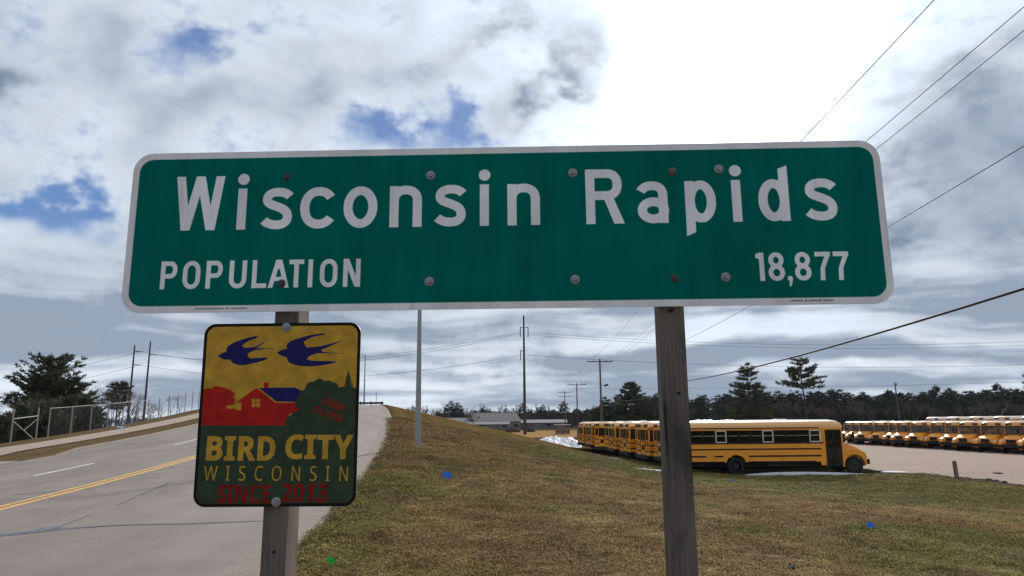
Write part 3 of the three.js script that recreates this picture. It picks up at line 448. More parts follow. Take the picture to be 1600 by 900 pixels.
M.rail = phy([0.014, 0.013, 0.013], 0.6, { specularIntensity: 0.4 }); M.blackPaint = phy([0.016, 0.016, 0.017], 0.6, { specularIntensity: 0.4 }); M.under = std([0.015, 0.014, 0.013], 0.95);
M.rubber = std([0.011, 0.011, 0.011], 0.9); M.rim = std([0.03, 0.03, 0.03], 0.5, { metalness: 0.4 });
M.glass = phy([0.22, 0.24, 0.25], 0.03, { transmission: 1, thickness: 0, ior: 1.5 });
M.darkGlass = phy([0.012, 0.013, 0.015], 0.1, { specularIntensity: 0.45 });
M.screenGlass = phy([0.07, 0.078, 0.082], 0.08, { clearcoat: 1 }); M.doorGlass = phy([0.5, 0.53, 0.54], 0.03, { transmission: 1, thickness: 0, ior: 1.5 });  // windscreen grey: reflected sky put into the base colour
M.seat = std([0.035, 0.030, 0.030], 0.8); M.inside = std([0.16, 0.16, 0.15], 0.8); M.lamp = phy([0.16, 0.012, 0.01], 0.25, { clearcoat: 1 }); M.amber = phy([0.3, 0.1, 0.012], 0.25, { clearcoat: 1 }); M.clear = phy([0.6, 0.6, 0.58], 0.15, { clearcoat: 1 });
M.sash = std([0.55, 0.55, 0.56], 0.45, { metalness: 0.5 }); M.whiteSash = std([0.72, 0.69, 0.60], 0.5);
const BUS = { back: -3.75, cowl: 6.25, half: 1.22, floor: 0.72, sill: 1.80, eave: 2.62, top: 3.10 };
function busWheel(parent, x, z, dual) {
  const tyre = mesh('wheel', new THREE.LatheGeometry([[0.29, -0.12], [0.44, -0.14], [0.485, -0.10], [0.5, 0], [0.485, 0.10], [0.44, 0.14], [0.29, 0.12]].map((p) => new THREE.Vector2(...p)), 24).rotateX(Math.PI / 2), M.rubber, parent);
  tyre.position.set(x, 0.5, z); const s = Math.sign(z);
  mesh('rim', dual ? [cyl(0.29, 0.16, 0.1, 18, 0, 0, s * 0.0, 'z'), cyl(0.11, 0.11, 0.12, 12, 0, 0, s * 0.03, 'z')] : [cyl(0.29, 0.29, 0.04, 18, 0, 0, s * 0.08, 'z'), cyl(0.12, 0.1, 0.1, 12, 0, 0, s * 0.12, 'z')], M.rim, tyre);
  return tyre;
}
function shell(xs, ws) {                                              // roof: arched sections along x, each scaled at the ends
  const sec = []; for (let k = 0; k <= 16; k++) { const a = Math.PI * k / 16; sec.push([Math.sign(Math.cos(a)) * Math.abs(Math.cos(a)) ** 0.62, Math.sin(a) ** 0.72]); }
  return grid(16, xs.length - 1, (i, j) => { const [z, y] = sec[i], [sx, sy] = ws[j]; return [xs[j], BUS.eave + (BUS.top - BUS.eave) * y * sy, BUS.half * z * sx, i / 16, xs[j]]; });
}
function makeBus(name, label, near) {
  const t = thing(name, label, 'school bus'), B = BUS, H = B.half;
  const arch = (cx, r) => { const p = []; for (let k = 0; k <= 12; k++) { const a = Math.PI - Math.PI * k / 12; p.push([cx + r * Math.cos(a), 0.5 + r * Math.sin(a)]); } return p.filter((q) => q[1] >= B.floor - 1e-9); };
  const ra = arch(0, 0.64); ra.unshift([ra[0][0], B.floor]); ra.push([ra[ra.length - 1][0], B.floor]);
  const fr = 5.18;                                                      // rear edge of the entrance
  const gs = [extrude([[B.back, B.floor], ...ra, [fr, B.floor], [fr, B.sill], [B.back + 0.02, B.sill]], 2 * H)];
  gs.push(box(B.cowl - fr, B.sill - B.floor, 0.06, (fr + B.cowl) / 2, (B.sill + B.floor) / 2, -H + 0.03));                 // driver's side panel
  gs.push(box(0.10, B.eave - 0.42, 0.07, B.cowl - 0.02, (B.eave + 0.42) / 2, H - 0.035), box(0.07, B.eave - 0.5, 0.07, fr + 0.035, (B.eave + 0.5) / 2, H - 0.035)); // posts beside the door
  gs.push(box(0.09, B.eave - B.sill, 0.10, B.cowl - 0.045, (B.eave + B.sill) / 2, -H + 0.05));
  gs.push(box(0.3, 0.2, 0.07, fr - 0.1, 0.62, H - 0.035));
  gs.push(box(fr - B.back, 0.10, 0.05, (fr + B.back) / 2, B.eave - 0.045, H - 0.028), box(B.cowl - B.back, 0.10, 0.05, (B.cowl + B.back) / 2, B.eave - 0.045, -H + 0.028));
  gs.push(box(B.cowl - fr, 0.12, 0.05, (B.cowl + fr) / 2, B.eave - 0.03, H - 0.028));
  // rear wall, built around its door and windows
  const bx = B.back + 0.05;
  gs.push(box(0.10, 0.16, 2 * H, bx, B.eave - 0.06, 0));
  for (const s of [-1, 1]) gs.push(box(0.10, B.eave - B.sill, 0.12, bx, (B.eave + B.sill) / 2, s * (H - 0.06)), box(0.10, B.eave - B.sill, 0.08, bx, (B.eave + B.sill) / 2, s * 0.56));
  gs.push(box(0.08, B.sill - B.floor, 0.5, B.cowl - 0.05, (B.sill + B.floor) / 2, H - 0.9), box(0.08, B.sill - 0.9, 2 * H - 0.7, B.cowl - 0.02, (B.sill + 0.9) / 2, -0.33)); // firewall
  mesh('body', gs, M.busYellow, t);
  const xs = [B.back + 0.005, B.back + 0.05, B.back + 0.18, B.back + 0.45, 0, 2, 4, B.cowl - 0.4, B.cowl - 0.1, B.cowl + 0.06, B.cowl + 0.12], ws = [[0.90, 0.45], [0.95, 0.72], [0.985, 0.92], [1, 1], [1, 1], [1, 1], [1, 1], [1, 1], [0.985, 0.93], [0.94, 0.74], [0.88, 0.5]];
  const cap = (x, sx, sy) => { const g = shell([x, x], [[sx, sy], [0.001, 0.001]]); return g; };
  const roof = mesh('roof', [shell(xs, ws), cap(xs[0], 0.90, 0.45), cap(xs[10], 0.88, 0.5), box(B.cowl - B.back - 0.1, 0.03, 2 * H - 0.1, (B.cowl + B.back) / 2, B.eave - 0.005, 0)], M.busRoof, t);
  for (const x of near ? [-1.6, 3.1] : [1.0]) mesh('roof_hatch', rbox(0.7, 0.07, 0.7, 0.03, x, B.top + 0.02, 0), M.busWhite, roof);
  // black rub rails
  const rails = (y, h, x0, x1, s) => mesh('rub_rail', box(x1 - x0, h, 0.03, (x0 + x1) / 2, y, s * (H + 0.008)), M.rail, t);
  for (const s of [1, -1]) {
    const f = s > 0 ? fr - 0.22 : B.cowl - 0.1;
    rails(1.455, 0.075, B.back + 0.05, f, s); rails(B.sill - 0.01, 0.07, B.back + 0.05, s > 0 ? fr - 0.05 : f, s); rails(B.eave + 0.03, 0.055, B.back + 0.1, s > 0 ? fr - 0.25 : f, s);
    rails(1.06, 0.085, 0.74, f, s); rails(1.06, 0.085, -1.25, -0.74, s); rails(1.06, 0.085, B.back + 0.05, -1.75, s); rails(0.745, 0.06, 0.68, fr - 0.55, s); rails(0.745, 0.06, B.back + 0.05, -0.68, s);
  }
  // side windows
  const step = 0.685, n = 12;
  for (const s of [1, -1]) for (let k = 0; k < n; k++) {
    const x1 = 4.98 - k * step, x0 = x1 - step + 0.055, cx = (x0 + x1) / 2, w = x1 - x0, y0 = B.sill + 0.03, y1 = B.eave - 0.1, h = y1 - y0, bright = near && s > 0 && (k === 0 || k === 4 || k === 8);
    if (!near) { mesh('side_window', box(w, h, 0.03, cx, (y0 + y1) / 2, s * (H - 0.025)), M.darkGlass, t); continue; }
    const f = bright ? 0.05 : 0.022, d = 0.045, z = s * (H - 0.02), fm = bright ? M.whiteSash : M.blackPaint;
    const win = mesh('side_window', [box(w, f, d, cx, y0 + f / 2, z), box(w, f, d, cx, y1 - f / 2, z), box(f, h, d, x0 + f / 2, (y0 + y1) / 2, z), box(f, h, d, x1 - f / 2, (y0 + y1) / 2, z)], fm, t);
    if (bright) win.userData.label = 'exit window with a pale frame';
    mesh('pane', box(w - 2 * f, h - 2 * f, 0.006, cx, (y0 + y1) / 2, z), M.glass, win);
    mesh('sash_bar', box(w - 2 * f, bright ? 0.03 : 0.018, 0.03, cx, y0 + h * 0.56, z), M.sash, win);
    mesh('window_post', box(0.055, h + 0.1, 0.05, x0 - 0.0275, (y0 + y1) / 2, s * (H - 0.03)), M.blackPaint, t);
  }
  if (near) {
    mesh('window_post', [box(0.2, B.eave - B.sill, 0.05, fr - 0.12, (B.eave + B.sill) / 2, H - 0.03)], M.busYellow, t);
    for (let k = 0; k < 12; k++) for (const s of [1, -1]) mesh('seat_back', rbox(0.12, 0.36 + 0.0, 0.95, 0.05, 4.5 - k * 0.68, B.sill + 0.14, s * 0.66), M.seat, t);
    mesh('driver_seat', rbox(0.16, 0.7, 0.5, 0.06, 5.1, 1.9, -0.62), M.seat, t); mesh('steering_wheel', new THREE.TorusGeometry(0.24, 0.018, 8, 24).rotateY(Math.PI / 2).rotateZ(0.6).translate(5.75, 1.8, -0.62), M.seat, t);
    mesh('ceiling_lining', box(B.cowl - B.back - 0.3, 0.02, 2 * H - 0.2, (B.cowl + B.back) / 2, B.eave - 0.035, 0), M.inside, t);
  } else mesh('cabin_lining', box(B.cowl - B.back - 0.5, B.eave - B.sill - 0.02, 2 * H - 0.12, (B.cowl + B.back) / 2 - 0.2, (B.eave + B.sill) / 2, 0), M.under, t);
  // entrance door: two leaves, each with two panes
  if (near) {
    const dz = H - 0.01, x0 = fr + 0.07, x1 = B.cowl - 0.07, mid = (x0 + x1) / 2, y0 = 0.47, y1 = B.eave - 0.09;
    for (const [a, b] of [[x0, mid - 0.006], [mid + 0.006, x1]]) {
      const w = b - a, cx = (a + b) / 2, h = y1 - y0, f = 0.055;
      const leaf = mesh('entrance_door', [box(f, h, 0.045, a + f / 2, (y0 + y1) / 2, dz), box(f, h, 0.045, b - f / 2, (y0 + y1) / 2, dz), box(w - 2 * f, f, 0.045, cx, y1 - f / 2, dz), box(w - 2 * f, 0.12, 0.045, cx, y0 + 0.06, dz), box(w - 2 * f, 0.07, 0.045, cx, y0 + h * 0.5, dz)], M.blackPaint, t);
      mesh('pane', box(w - 2 * f, h * 0.5 - 0.09, 0.006, cx, y0 + h * 0.5 + 0.035 + (h * 0.5 - 0.09) / 2, dz), M.doorGlass, leaf); mesh('pane', box(w - 2 * f, h * 0.5 - 0.155, 0.006, cx, y0 + 0.12 + (h * 0.5 - 0.155) / 2, dz), M.doorGlass, leaf);
    }
    mesh('entrance_step', [box(x1 - x0, 0.04, 0.6, mid, 0.46, H - 0.33), box(x1 - x0, 0.22, 0.05, mid, 0.58, H - 0.36), box(x1 - x0, 0.04, 0.3, mid, 0.70, H - 0.5), box(x1 - x0, 1.0, 0.04, mid, 1.2, H - 0.75)], M.under, t);
  } else {
    mesh('entrance_door', box(B.cowl - fr - 0.14, B.eave - 0.09 - 0.47, 0.05, (fr + B.cowl) / 2, (B.eave - 0.09 + 0.47) / 2, H - 0.02), M.darkGlass, t);
  }
  mesh('underframe', [box(B.cowl - B.back - 0.6, 0.3, 1.5, (B.cowl + B.back) / 2, 0.58, 0), box(1.5, 0.28, 2.2, 2.6, 0.6, 0), box(1.2, 0.26, 2.2, -2.3, 0.62, 0), box(0.9, 0.7, 1.4, 6.7, 0.75, 0)], M.under, t);
  // hood, wings, windscreen
  const hs = [[6.2, 1.80, 0.98], [6.6, 1.73, 0.95], [7.05, 1.59, 0.90], [7.35, 1.45, 0.85], [7.52, 1.33, 0.80], [7.58, 1.22, 0.78], [7.60, 1.0, 0.78]];
  const hood = grid(10, hs.length - 1, (i, j) => { const [x, y, w] = hs[j], a = Math.PI * (i / 10), z = Math.sign(Math.cos(a)) * Math.abs(Math.cos(a)) ** 0.5 * w; const yy = y - (i === 0 || i === 10 ? Math.max(0, y - 0.92) : 0.10 * (1 - Math.sin(a) ** 0.6)); return [x - (j > 3 ? 0.16 * Math.cos(a) ** 2 : 0), yy, z, i, j]; });
  mesh('hood', [hood, box(1.25, 0.5, 1.5, 6.83, 1.15, 0)], M.busYellow, t);
  for (const s of [1, -1]) {
    const fp = []; for (let k = 0; k <= 14; k++) { const a = Math.PI - Math.PI * k / 14; fp.push([6.9 + 0.62 * Math.cos(a), 0.5 + 0.62 * Math.sin(a)]); }
    const wing = extrude([[6.26, 0.5], ...fp, [7.56, 0.62], [7.60, 0.98], [7.50, 1.20], [7.15, 1.36], [6.6, 1.42], [6.22, 1.44], [6.22, 0.46]], 0.36, 0.025).translate(0, 0, s * 0.98);
    mesh('wing', wing, M.busYellow, t);
    mesh('headlight', [rbox(0.1, 0.2, 0.3, 0.03, 7.54, 1.10, s * 0.93)], M.clear, t);
    mesh('mirror_arm', [bar(v3(6.3, 2.5, s * 1.2), v3(6.75, 2.35, s * 1.52), 0.018), bar(v3(6.75, 2.4, s * 1.52), v3(6.75, 1.75, s * 1.5), 0.018), bar(v3(6.75, 1.75, s * 1.5), v3(6.35, 1.7, s * 1.18), 0.018), rbox(0.08, 0.36, 0.2, 0.03, 6.74, 2.18, s * 1.53)], M.blackPaint, t);
  }
  mesh('grille', [box(0.03, 0.36, 0.9, 7.60, 1.16, 0), ...(near ? [0, 1, 2, 3].map((k) => box(0.02, 0.03, 0.86, 7.62, 1.04 + k * 0.08, 0)) : [])], M.blackPaint, t);
  mesh('front_bumper', rbox(0.2, 0.30, 2.36, 0.05, 7.68, 0.70, 0), M.blackPaint, t);
  mesh('windscreen', [box(0.02, B.eave - B.sill - 0.04, H - 0.1, B.cowl + 0.03, (B.eave + B.sill) / 2, (H - 0.1) / 2 + 0.02), box(0.02, B.eave - B.sill - 0.04, H - 0.1, B.cowl + 0.03, (B.eave + B.sill) / 2, -(H - 0.1) / 2 - 0.02)], near ? M.glass : M.screenGlass, t);
  mesh('windscreen_frame', [box(0.05, B.eave - B.sill, 0.04, B.cowl + 0.03, (B.eave + B.sill) / 2, 0), box(0.04, 0.05, 2 * H - 0.1, B.cowl + 0.04, B.sill, 0), box(0.05, 0.10, 2 * H - 0.14, B.cowl + 0.05, B.eave + 0.0, 0)], M.blackPaint, t);
  for (const e of [[B.cowl + 0.12, 1], [B.back - 0.01, -1]]) {
    mesh('lamp_hood', [-1, 1].flatMap((s) => [rbox(0.08, 0.22, 0.56, 0.02, e[0], B.eave + 0.17, s * 0.70)]), M.blackPaint, t);
    for (const s of [-1, 1]) { mesh('warning_lamp', cyl(0.085, 0.085, 0.05, 14, e[0] + e[1] * 0.04, B.eave + 0.17, s * 0.84, 'x'), M.lamp, t); mesh('warning_lamp', cyl(0.085, 0.085, 0.05, 14, e[0] + e[1] * 0.04, B.eave + 0.17, s * 0.58, 'x'), M.amber, t); }
  }
  // rear: emergency door, windows, lamps, bumper
  const rx = B.back - 0.004;
  const door = mesh('emergency_door', [box(0.02, B.eave - 0.12 - 0.80, 0.03, rx, (B.eave - 0.12 + 0.80) / 2, 0.50), box(0.02, B.eave - 0.92, 0.03, rx, (B.eave - 0.12 + 0.80) / 2, -0.50), box(0.02, 0.03, 1.0, rx, 0.83, 0), box(0.02, 0.04, 1.0, rx, 1.74, 0)], M.rail, t);
  mesh('pane', box(0.012, 0.70, 0.90, rx, 2.17, 0), M.darkGlass, door); mesh('pane', box(0.012, 0.36, 0.50, rx, 1.30, 0), M.darkGlass, door); mesh('handle', box(0.05, 0.05, 0.22, rx - 0.02, 1.62, 0.3), M.rail, door);
  for (const s of [1, -1]) {
    mesh('rear_window', box(0.014, 0.66, 0.44, rx, 2.17, s * 0.84), M.darkGlass, t);
    mesh('rear_rail', [box(0.02, 0.075, 0.66, rx, 1.455, s * 0.86), box(0.02, 0.085, 0.66, rx, 1.06, s * 0.86)], M.rail, t);
    mesh('tail_lamp', [cyl(0.09, 0.09, 0.04, 14, rx - 0.01, 1.62, s * 0.95, 'x'), cyl(0.06, 0.06, 0.04, 12, rx - 0.01, 1.26, s * 1.0, 'x')], M.lamp, t);
  }
  mesh('rear_bumper', rbox(0.14, 0.28, 2.42, 0.04, B.back - 0.06, 0.66, 0), M.blackPaint, t);
  for (const s of [1, -1]) { busWheel(t, 0, s * 1.04, true); busWheel(t, 6.9, s * 1.02, false); }
  return t;
}
const nearBus = makeBus('school_bus', 'yellow school bus seen side-on beside the right wooden post, door and bonnet to the right', true);
{ nearBus.position.set(12.85, landY(15, 45) + 0.0, -45.0); nearBus.rotation.y = 0.012; }
const rowBus = makeBus('school_bus', 'yellow school bus showing its rear, nearest of the rears left of the right post', false);
{
  const TURN = 0.14, rowG = 'buses parked in a row with their rears to the lawn';
  const place = (x, q, turn) => [x + 3.75 * Math.cos(turn), landY(x + 2, q) + 0.0, -q - 3.75 * Math.sin(turn)];
  const spots = [[9.6, 49.6], [9.05, 52.9], [9.45, 56.2], [8.75, 59.4], [9.15, 62.6], [8.6, 65.8]];
  spots.forEach(([x, q], i) => { const p = place(x, q, TURN); if (!i) { rowBus.position.set(...p); rowBus.rotation.y = TURN; rowBus.userData.group = rowG; } else copyOf(rowBus, `yellow school bus rear, ${ORD[i]} of the nearer rears left of the right post`, p, TURN + 0.03 * Math.sin(i * 2.3), rowG); });
  const odd = copyOf(rowBus, 'yellow school bus with its whole rear turned toward the lawn, between both groups of rears', place(8.3, 70.6, 0.5), 0.5, rowG);
  [[8.5, 76], [7.9, 79.0], [8.2, 82.0], [7.6, 85.0], [7.9, 88.0]].forEach(([x, q], i) => copyOf(rowBus, `yellow school bus in the far group beside the snow heap, ${ORD[i]} from right`, place(x, q, 0.16), 0.16, rowG));
  const FACE = THREE.MathUtils.degToRad(206), fg = 'buses parked in a row with their bonnets to the gravel yard';
  const front = (x, q, turn) => [x - 7.75 * Math.cos(turn), landY(x + 5, q), -q + 7.75 * Math.sin(turn)];
  for (let k = 0; k < 13; k++) { const q = 69.2 + 3.3 * k, x = 47.3; copyOf(rowBus, k === 0 ? 'yellow school bus facing the gravel yard, cut off by the right edge of the photo' : `yellow school bus facing the gravel yard, ${ORD[k]} from the right in front row`, front(x + 0.35 * Math.sin(k * 1.7), q + 0.2 * Math.sin(k * 3.1), FACE + 0.035 * Math.sin(k * 2.1)), FACE + 0.035 * Math.sin(k * 2.1), fg); }
  [[110, 0], [104.5, 1], [99, 2], [93.5, 3], [88, 4], [115.5, 5]].forEach(([q], i) => copyOf(rowBus, `school bus showing only its pale roof above the front row, ${ORD[[4, 3, 2, 1, 0, 5][i]]} from right`, front(63.5, q, FACE), FACE, 'second row of buses showing only their roofs'));
  scene.children.filter((o) => o.name.startsWith('school_bus')).forEach((o, i) => { if (o.userData.group === 'second row of buses showing only their roofs') o.children.forEach((c) => { if (c.name === 'roof') c.material = M.paleRoof; }); });
}

// ---------- trees ----------
M.bark = std([0.055, 0.045, 0.038], 0.95); M.paleBark = std([0.12, 0.105, 0.095], 0.95);
const leafMat = (c) => { const m = phy(c, 0.9, { side: THREE.DoubleSide, vertexColors: true }); return m; };
M.needles = leafMat([0.058, 0.068, 0.032]); M.farNeedles = leafMat([0.032, 0.039, 0.026]); M.brownTwigs = std([0.105, 0.080, 0.066], 1, { side: THREE.DoubleSide }); M.twigs = std([0.050, 0.041, 0.038], 1, { side: THREE.DoubleSide });
class Tris { constructor() { this.p = []; this.c = []; } tri(a, b, c, k = 1, w = 0) { this.p.push(a.x, a.y, a.z, b.x, b.y, b.z, c.x, c.y, c.z); for (let i = 0; i < 3; i++) this.c.push(k * (1 + w), k, k * (1 - w)); } geo() { const g = new THREE.BufferGeometry(); g.setAttribute('position', new THREE.Float32BufferAttribute(this.p, 3)); g.setAttribute('color', new THREE.Float32BufferAttribute(this.c, 3)); g.computeVertexNormals(); return g; } }
function tuft(T, r, c, dir, len, n, k) {                              // a spray of needle bundles about a twig tip
  for (let i = 0; i < n; i++) {
    const d = v3(dir.x + (r() - 0.5) * 1.5, dir.y + (r() - 0.35) * 1.3, dir.z + (r() - 0.5) * 1.5).normalize(), s = v3(r() - 0.5, r() - 0.5, r() - 0.5).cross(d).normalize(), l = len * (0.6 + 0.6 * r()), w = len * (0.10 + 0.09 * r()), o = v3((r() - 0.5) * len * 0.7, (r() - 0.5) * len * 0.4, (r() - 0.5) * len * 0.7).add(c);
    const kk = k * (0.7 + 0.6 * r());
    T.tri(o.clone().addScaledVector(s, -w), o.clone().addScaledVector(s, w), o.clone().addScaledVector(d, l), kk, (r() - 0.3) * 0.25);
  }
}
function pineShapes(seed, H, R, o = {}) {
  const { low = 0.12, per = 5, gap = 0.5, tuftN = 7, tuftL = 0.42, power = 0.75, open = 0, multi = 1, lean = 0.02, up = 0.25 } = o;
  const r = rng(seed), T = new Tris(), wood = [];
  for (let m = 0; m < multi; m++) {
    const hh = H * (m ? 0.72 + 0.2 * r() : 1), a0 = r() * 6.28, lx = m ? Math.cos(a0) * R * 0.45 : lean * H, lz = m ? Math.sin(a0) * R * 0.45 : 0;
    const stem = (t) => v3(lx * t * t, hh * t, lz * t * t + 0.015 * H * Math.sin(t * 7 + seed));
    const tr = H * 0.016 + 0.03;
    for (let k = 0; k < 8; k++) wood.push(bar(stem(k / 8), stem((k + 1) / 8), tr * (1.06 - k / 8), tr * (1.06 - (k + 1) / 8), 7));
    const levels = Math.max(6, Math.round(hh * (1 - low) / gap));
    for (let l = 0; l < levels; l++) {
      const t = low + (1 - low) * (l + 0.7 * r()) / levels, prof = Math.max(0.05, ((1 - t) / (1 - low)) ** power) * (0.55 + 0.45 * smooth(low, low + 0.15, t));
      if (r() < open) continue;
      const nb = Math.max(3, Math.round(per * (0.7 + 0.6 * r()))), ph = r() * 6.28;
      for (let b = 0; b < nb; b++) {
        if (r() < open * 0.8) continue;
        const a = ph + b * 6.283 / nb + (r() - 0.5) * 0.8, len = R * prof * (0.5 + 0.65 * r()), base = stem(t), rise = up * (0.2 + t) * len * (0.4 + r()) - (t < 0.4 ? 0.12 * len : 0);
        const dir = v3(Math.cos(a), 0, Math.sin(a)), tip = base.clone().addScaledVector(dir, len); tip.y += rise;
        wood.push(bar(base, tip, 0.012 * H * 0.18 + 0.012 * len, 0.006, 3));
        const nt = Math.max(2, Math.round(len / (tuftL * 0.55)));
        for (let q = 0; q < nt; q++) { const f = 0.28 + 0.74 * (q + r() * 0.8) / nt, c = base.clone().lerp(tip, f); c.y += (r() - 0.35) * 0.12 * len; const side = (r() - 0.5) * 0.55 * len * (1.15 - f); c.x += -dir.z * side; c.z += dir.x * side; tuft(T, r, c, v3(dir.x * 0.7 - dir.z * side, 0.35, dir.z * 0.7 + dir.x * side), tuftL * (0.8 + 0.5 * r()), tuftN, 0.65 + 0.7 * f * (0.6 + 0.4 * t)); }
      }
    }
    tuft(T, r, stem(1), v3(0, 1, 0), tuftL * 0.9, tuftN, 1.1);
  }
  return { wood: merge(wood), crown: T.geo() };
}
function makePine(name, label, category, shapes, mat, pos, turn = 0, group) { const t = thing(name, label, category, pos, turn, group); mesh('trunk', shapes.wood, M.bark, t); mesh('crown', shapes.crown, mat, t); return t; }
function bareShapes(seed, H, spread = 0.5, depth = 6, thin = 1) {
  const r = rng(seed), wood = [], tw = [];
  const grow = (p, d, len, rad, lev) => {
    const q = p.clone().addScaledVector(d, len); (lev < 3 ? wood : tw).push(bar(p, q, rad, rad * 0.72, lev < 2 ? 7 : 3));
    if (lev >= depth) return; const n = lev < 1 ? 3 : 2 + (r() < 0.4 ? 1 : 0);
    for (let i = 0; i < n; i++) { const e = v3(d.x + (r() - 0.5) * 2 * spread, d.y + (r() - 0.35) * spread, d.z + (r() - 0.5) * 2 * spread).normalize(); grow(p.clone().lerp(q, lev < 1 ? 0.6 + 0.4 * r() : 0.7 + 0.3 * r()), e, len * (0.62 + 0.25 * r()), rad * 0.62, lev + 1); }
  };
  grow(v3(0, 0, 0), v3(0.02, 1, 0).normalize(), H * 0.30, H * 0.018 * thin, 0);
  return { wood: merge(wood), crown: merge(tw) };
}
const makeBare = (name, label, category, s, pos, turn = 0, group) => { const t = thing(name, label, category, pos, turn, group); mesh('trunk', s.wood, M.bark, t); mesh('twigs', s.crown, name === 'bare_tree' && /wood/.test(label) || name === 'shrub' ? M.brownTwigs : M.twigs, t); return t; };

// pines that stand out
makePine('pine_tree', 'broad dark pine behind the wire gate at the left edge', 'pine tree', pineShapes(14, 6.9, 3.6, { low: 0.04, per: 6, gap: 0.36, tuftN: 8, tuftL: 0.30, power: 0.34, multi: 7, open: 0.27, up: 0.6 }), M.needles, onLand(-37.2, -60));
makePine('pine_tree', 'tall conical pine above the roof of the side-on bus', 'pine tree', pineShapes(24, 15.4, 6.2, { low: 0.06, per: 7, gap: 0.50, tuftL: 0.60, tuftN: 9, open: 0.22, power: 0.62 }), M.needles, onLand(50.4, -160));
makePine('pine_tree', 'open pine with bare gaps in its crown right of the conical pine', 'pine tree', pineShapes(37, 16.4, 5.8, { low: 0.45, per: 6, gap: 0.62, tuftL: 0.66, tuftN: 10, open: 0.22, power: 0.5, lean: 0.01 }), M.needles, onLand(64.2, -165), 1.9);
makePine('pine_tree', 'rounded pine rising behind the bus rears left of the right post', 'pine tree', pineShapes(41, 10.7, 4.8, { low: 0.06, per: 8, gap: 0.4, tuftL: 0.55, tuftN: 9, open: 0.06, power: 0.5 }), M.needles, onLand(23.5, -150));
const bushA = pineShapes(52, 6.6, 4.2, { low: 0.03, per: 7, gap: 0.4, tuftL: 0.55, open: 0.05, power: 0.4, multi: 3 });
makePine('evergreen_bush', 'low wide evergreen left of the rounded pine', 'evergreen', bushA, M.needles, onLand(19.0, -152));
makePine('evergreen_bush', 'low wide evergreen right of the rounded pine', 'evergreen', bushA, M.needles, onLand(28.0, -149), 2);
makePine('pine_tree', 'small tufted pine between the bushes and the two tall poles at left', 'pine tree', pineShapes(61, 8.2, 2.6, { low: 0.5, per: 7, gap: 0.35, tuftL: 0.45, power: 0.35 }), M.needles, onLand(-58.2, -110));
makePine('pine_tree', 'dark pine standing tallest at the right end of the wood', 'pine tree', pineShapes(67, 14.6, 5.0, { low: 0.1, per: 6, gap: 0.6, tuftL: 0.7, power: 0.55 }), M.needles, onLand(120.5, -172));
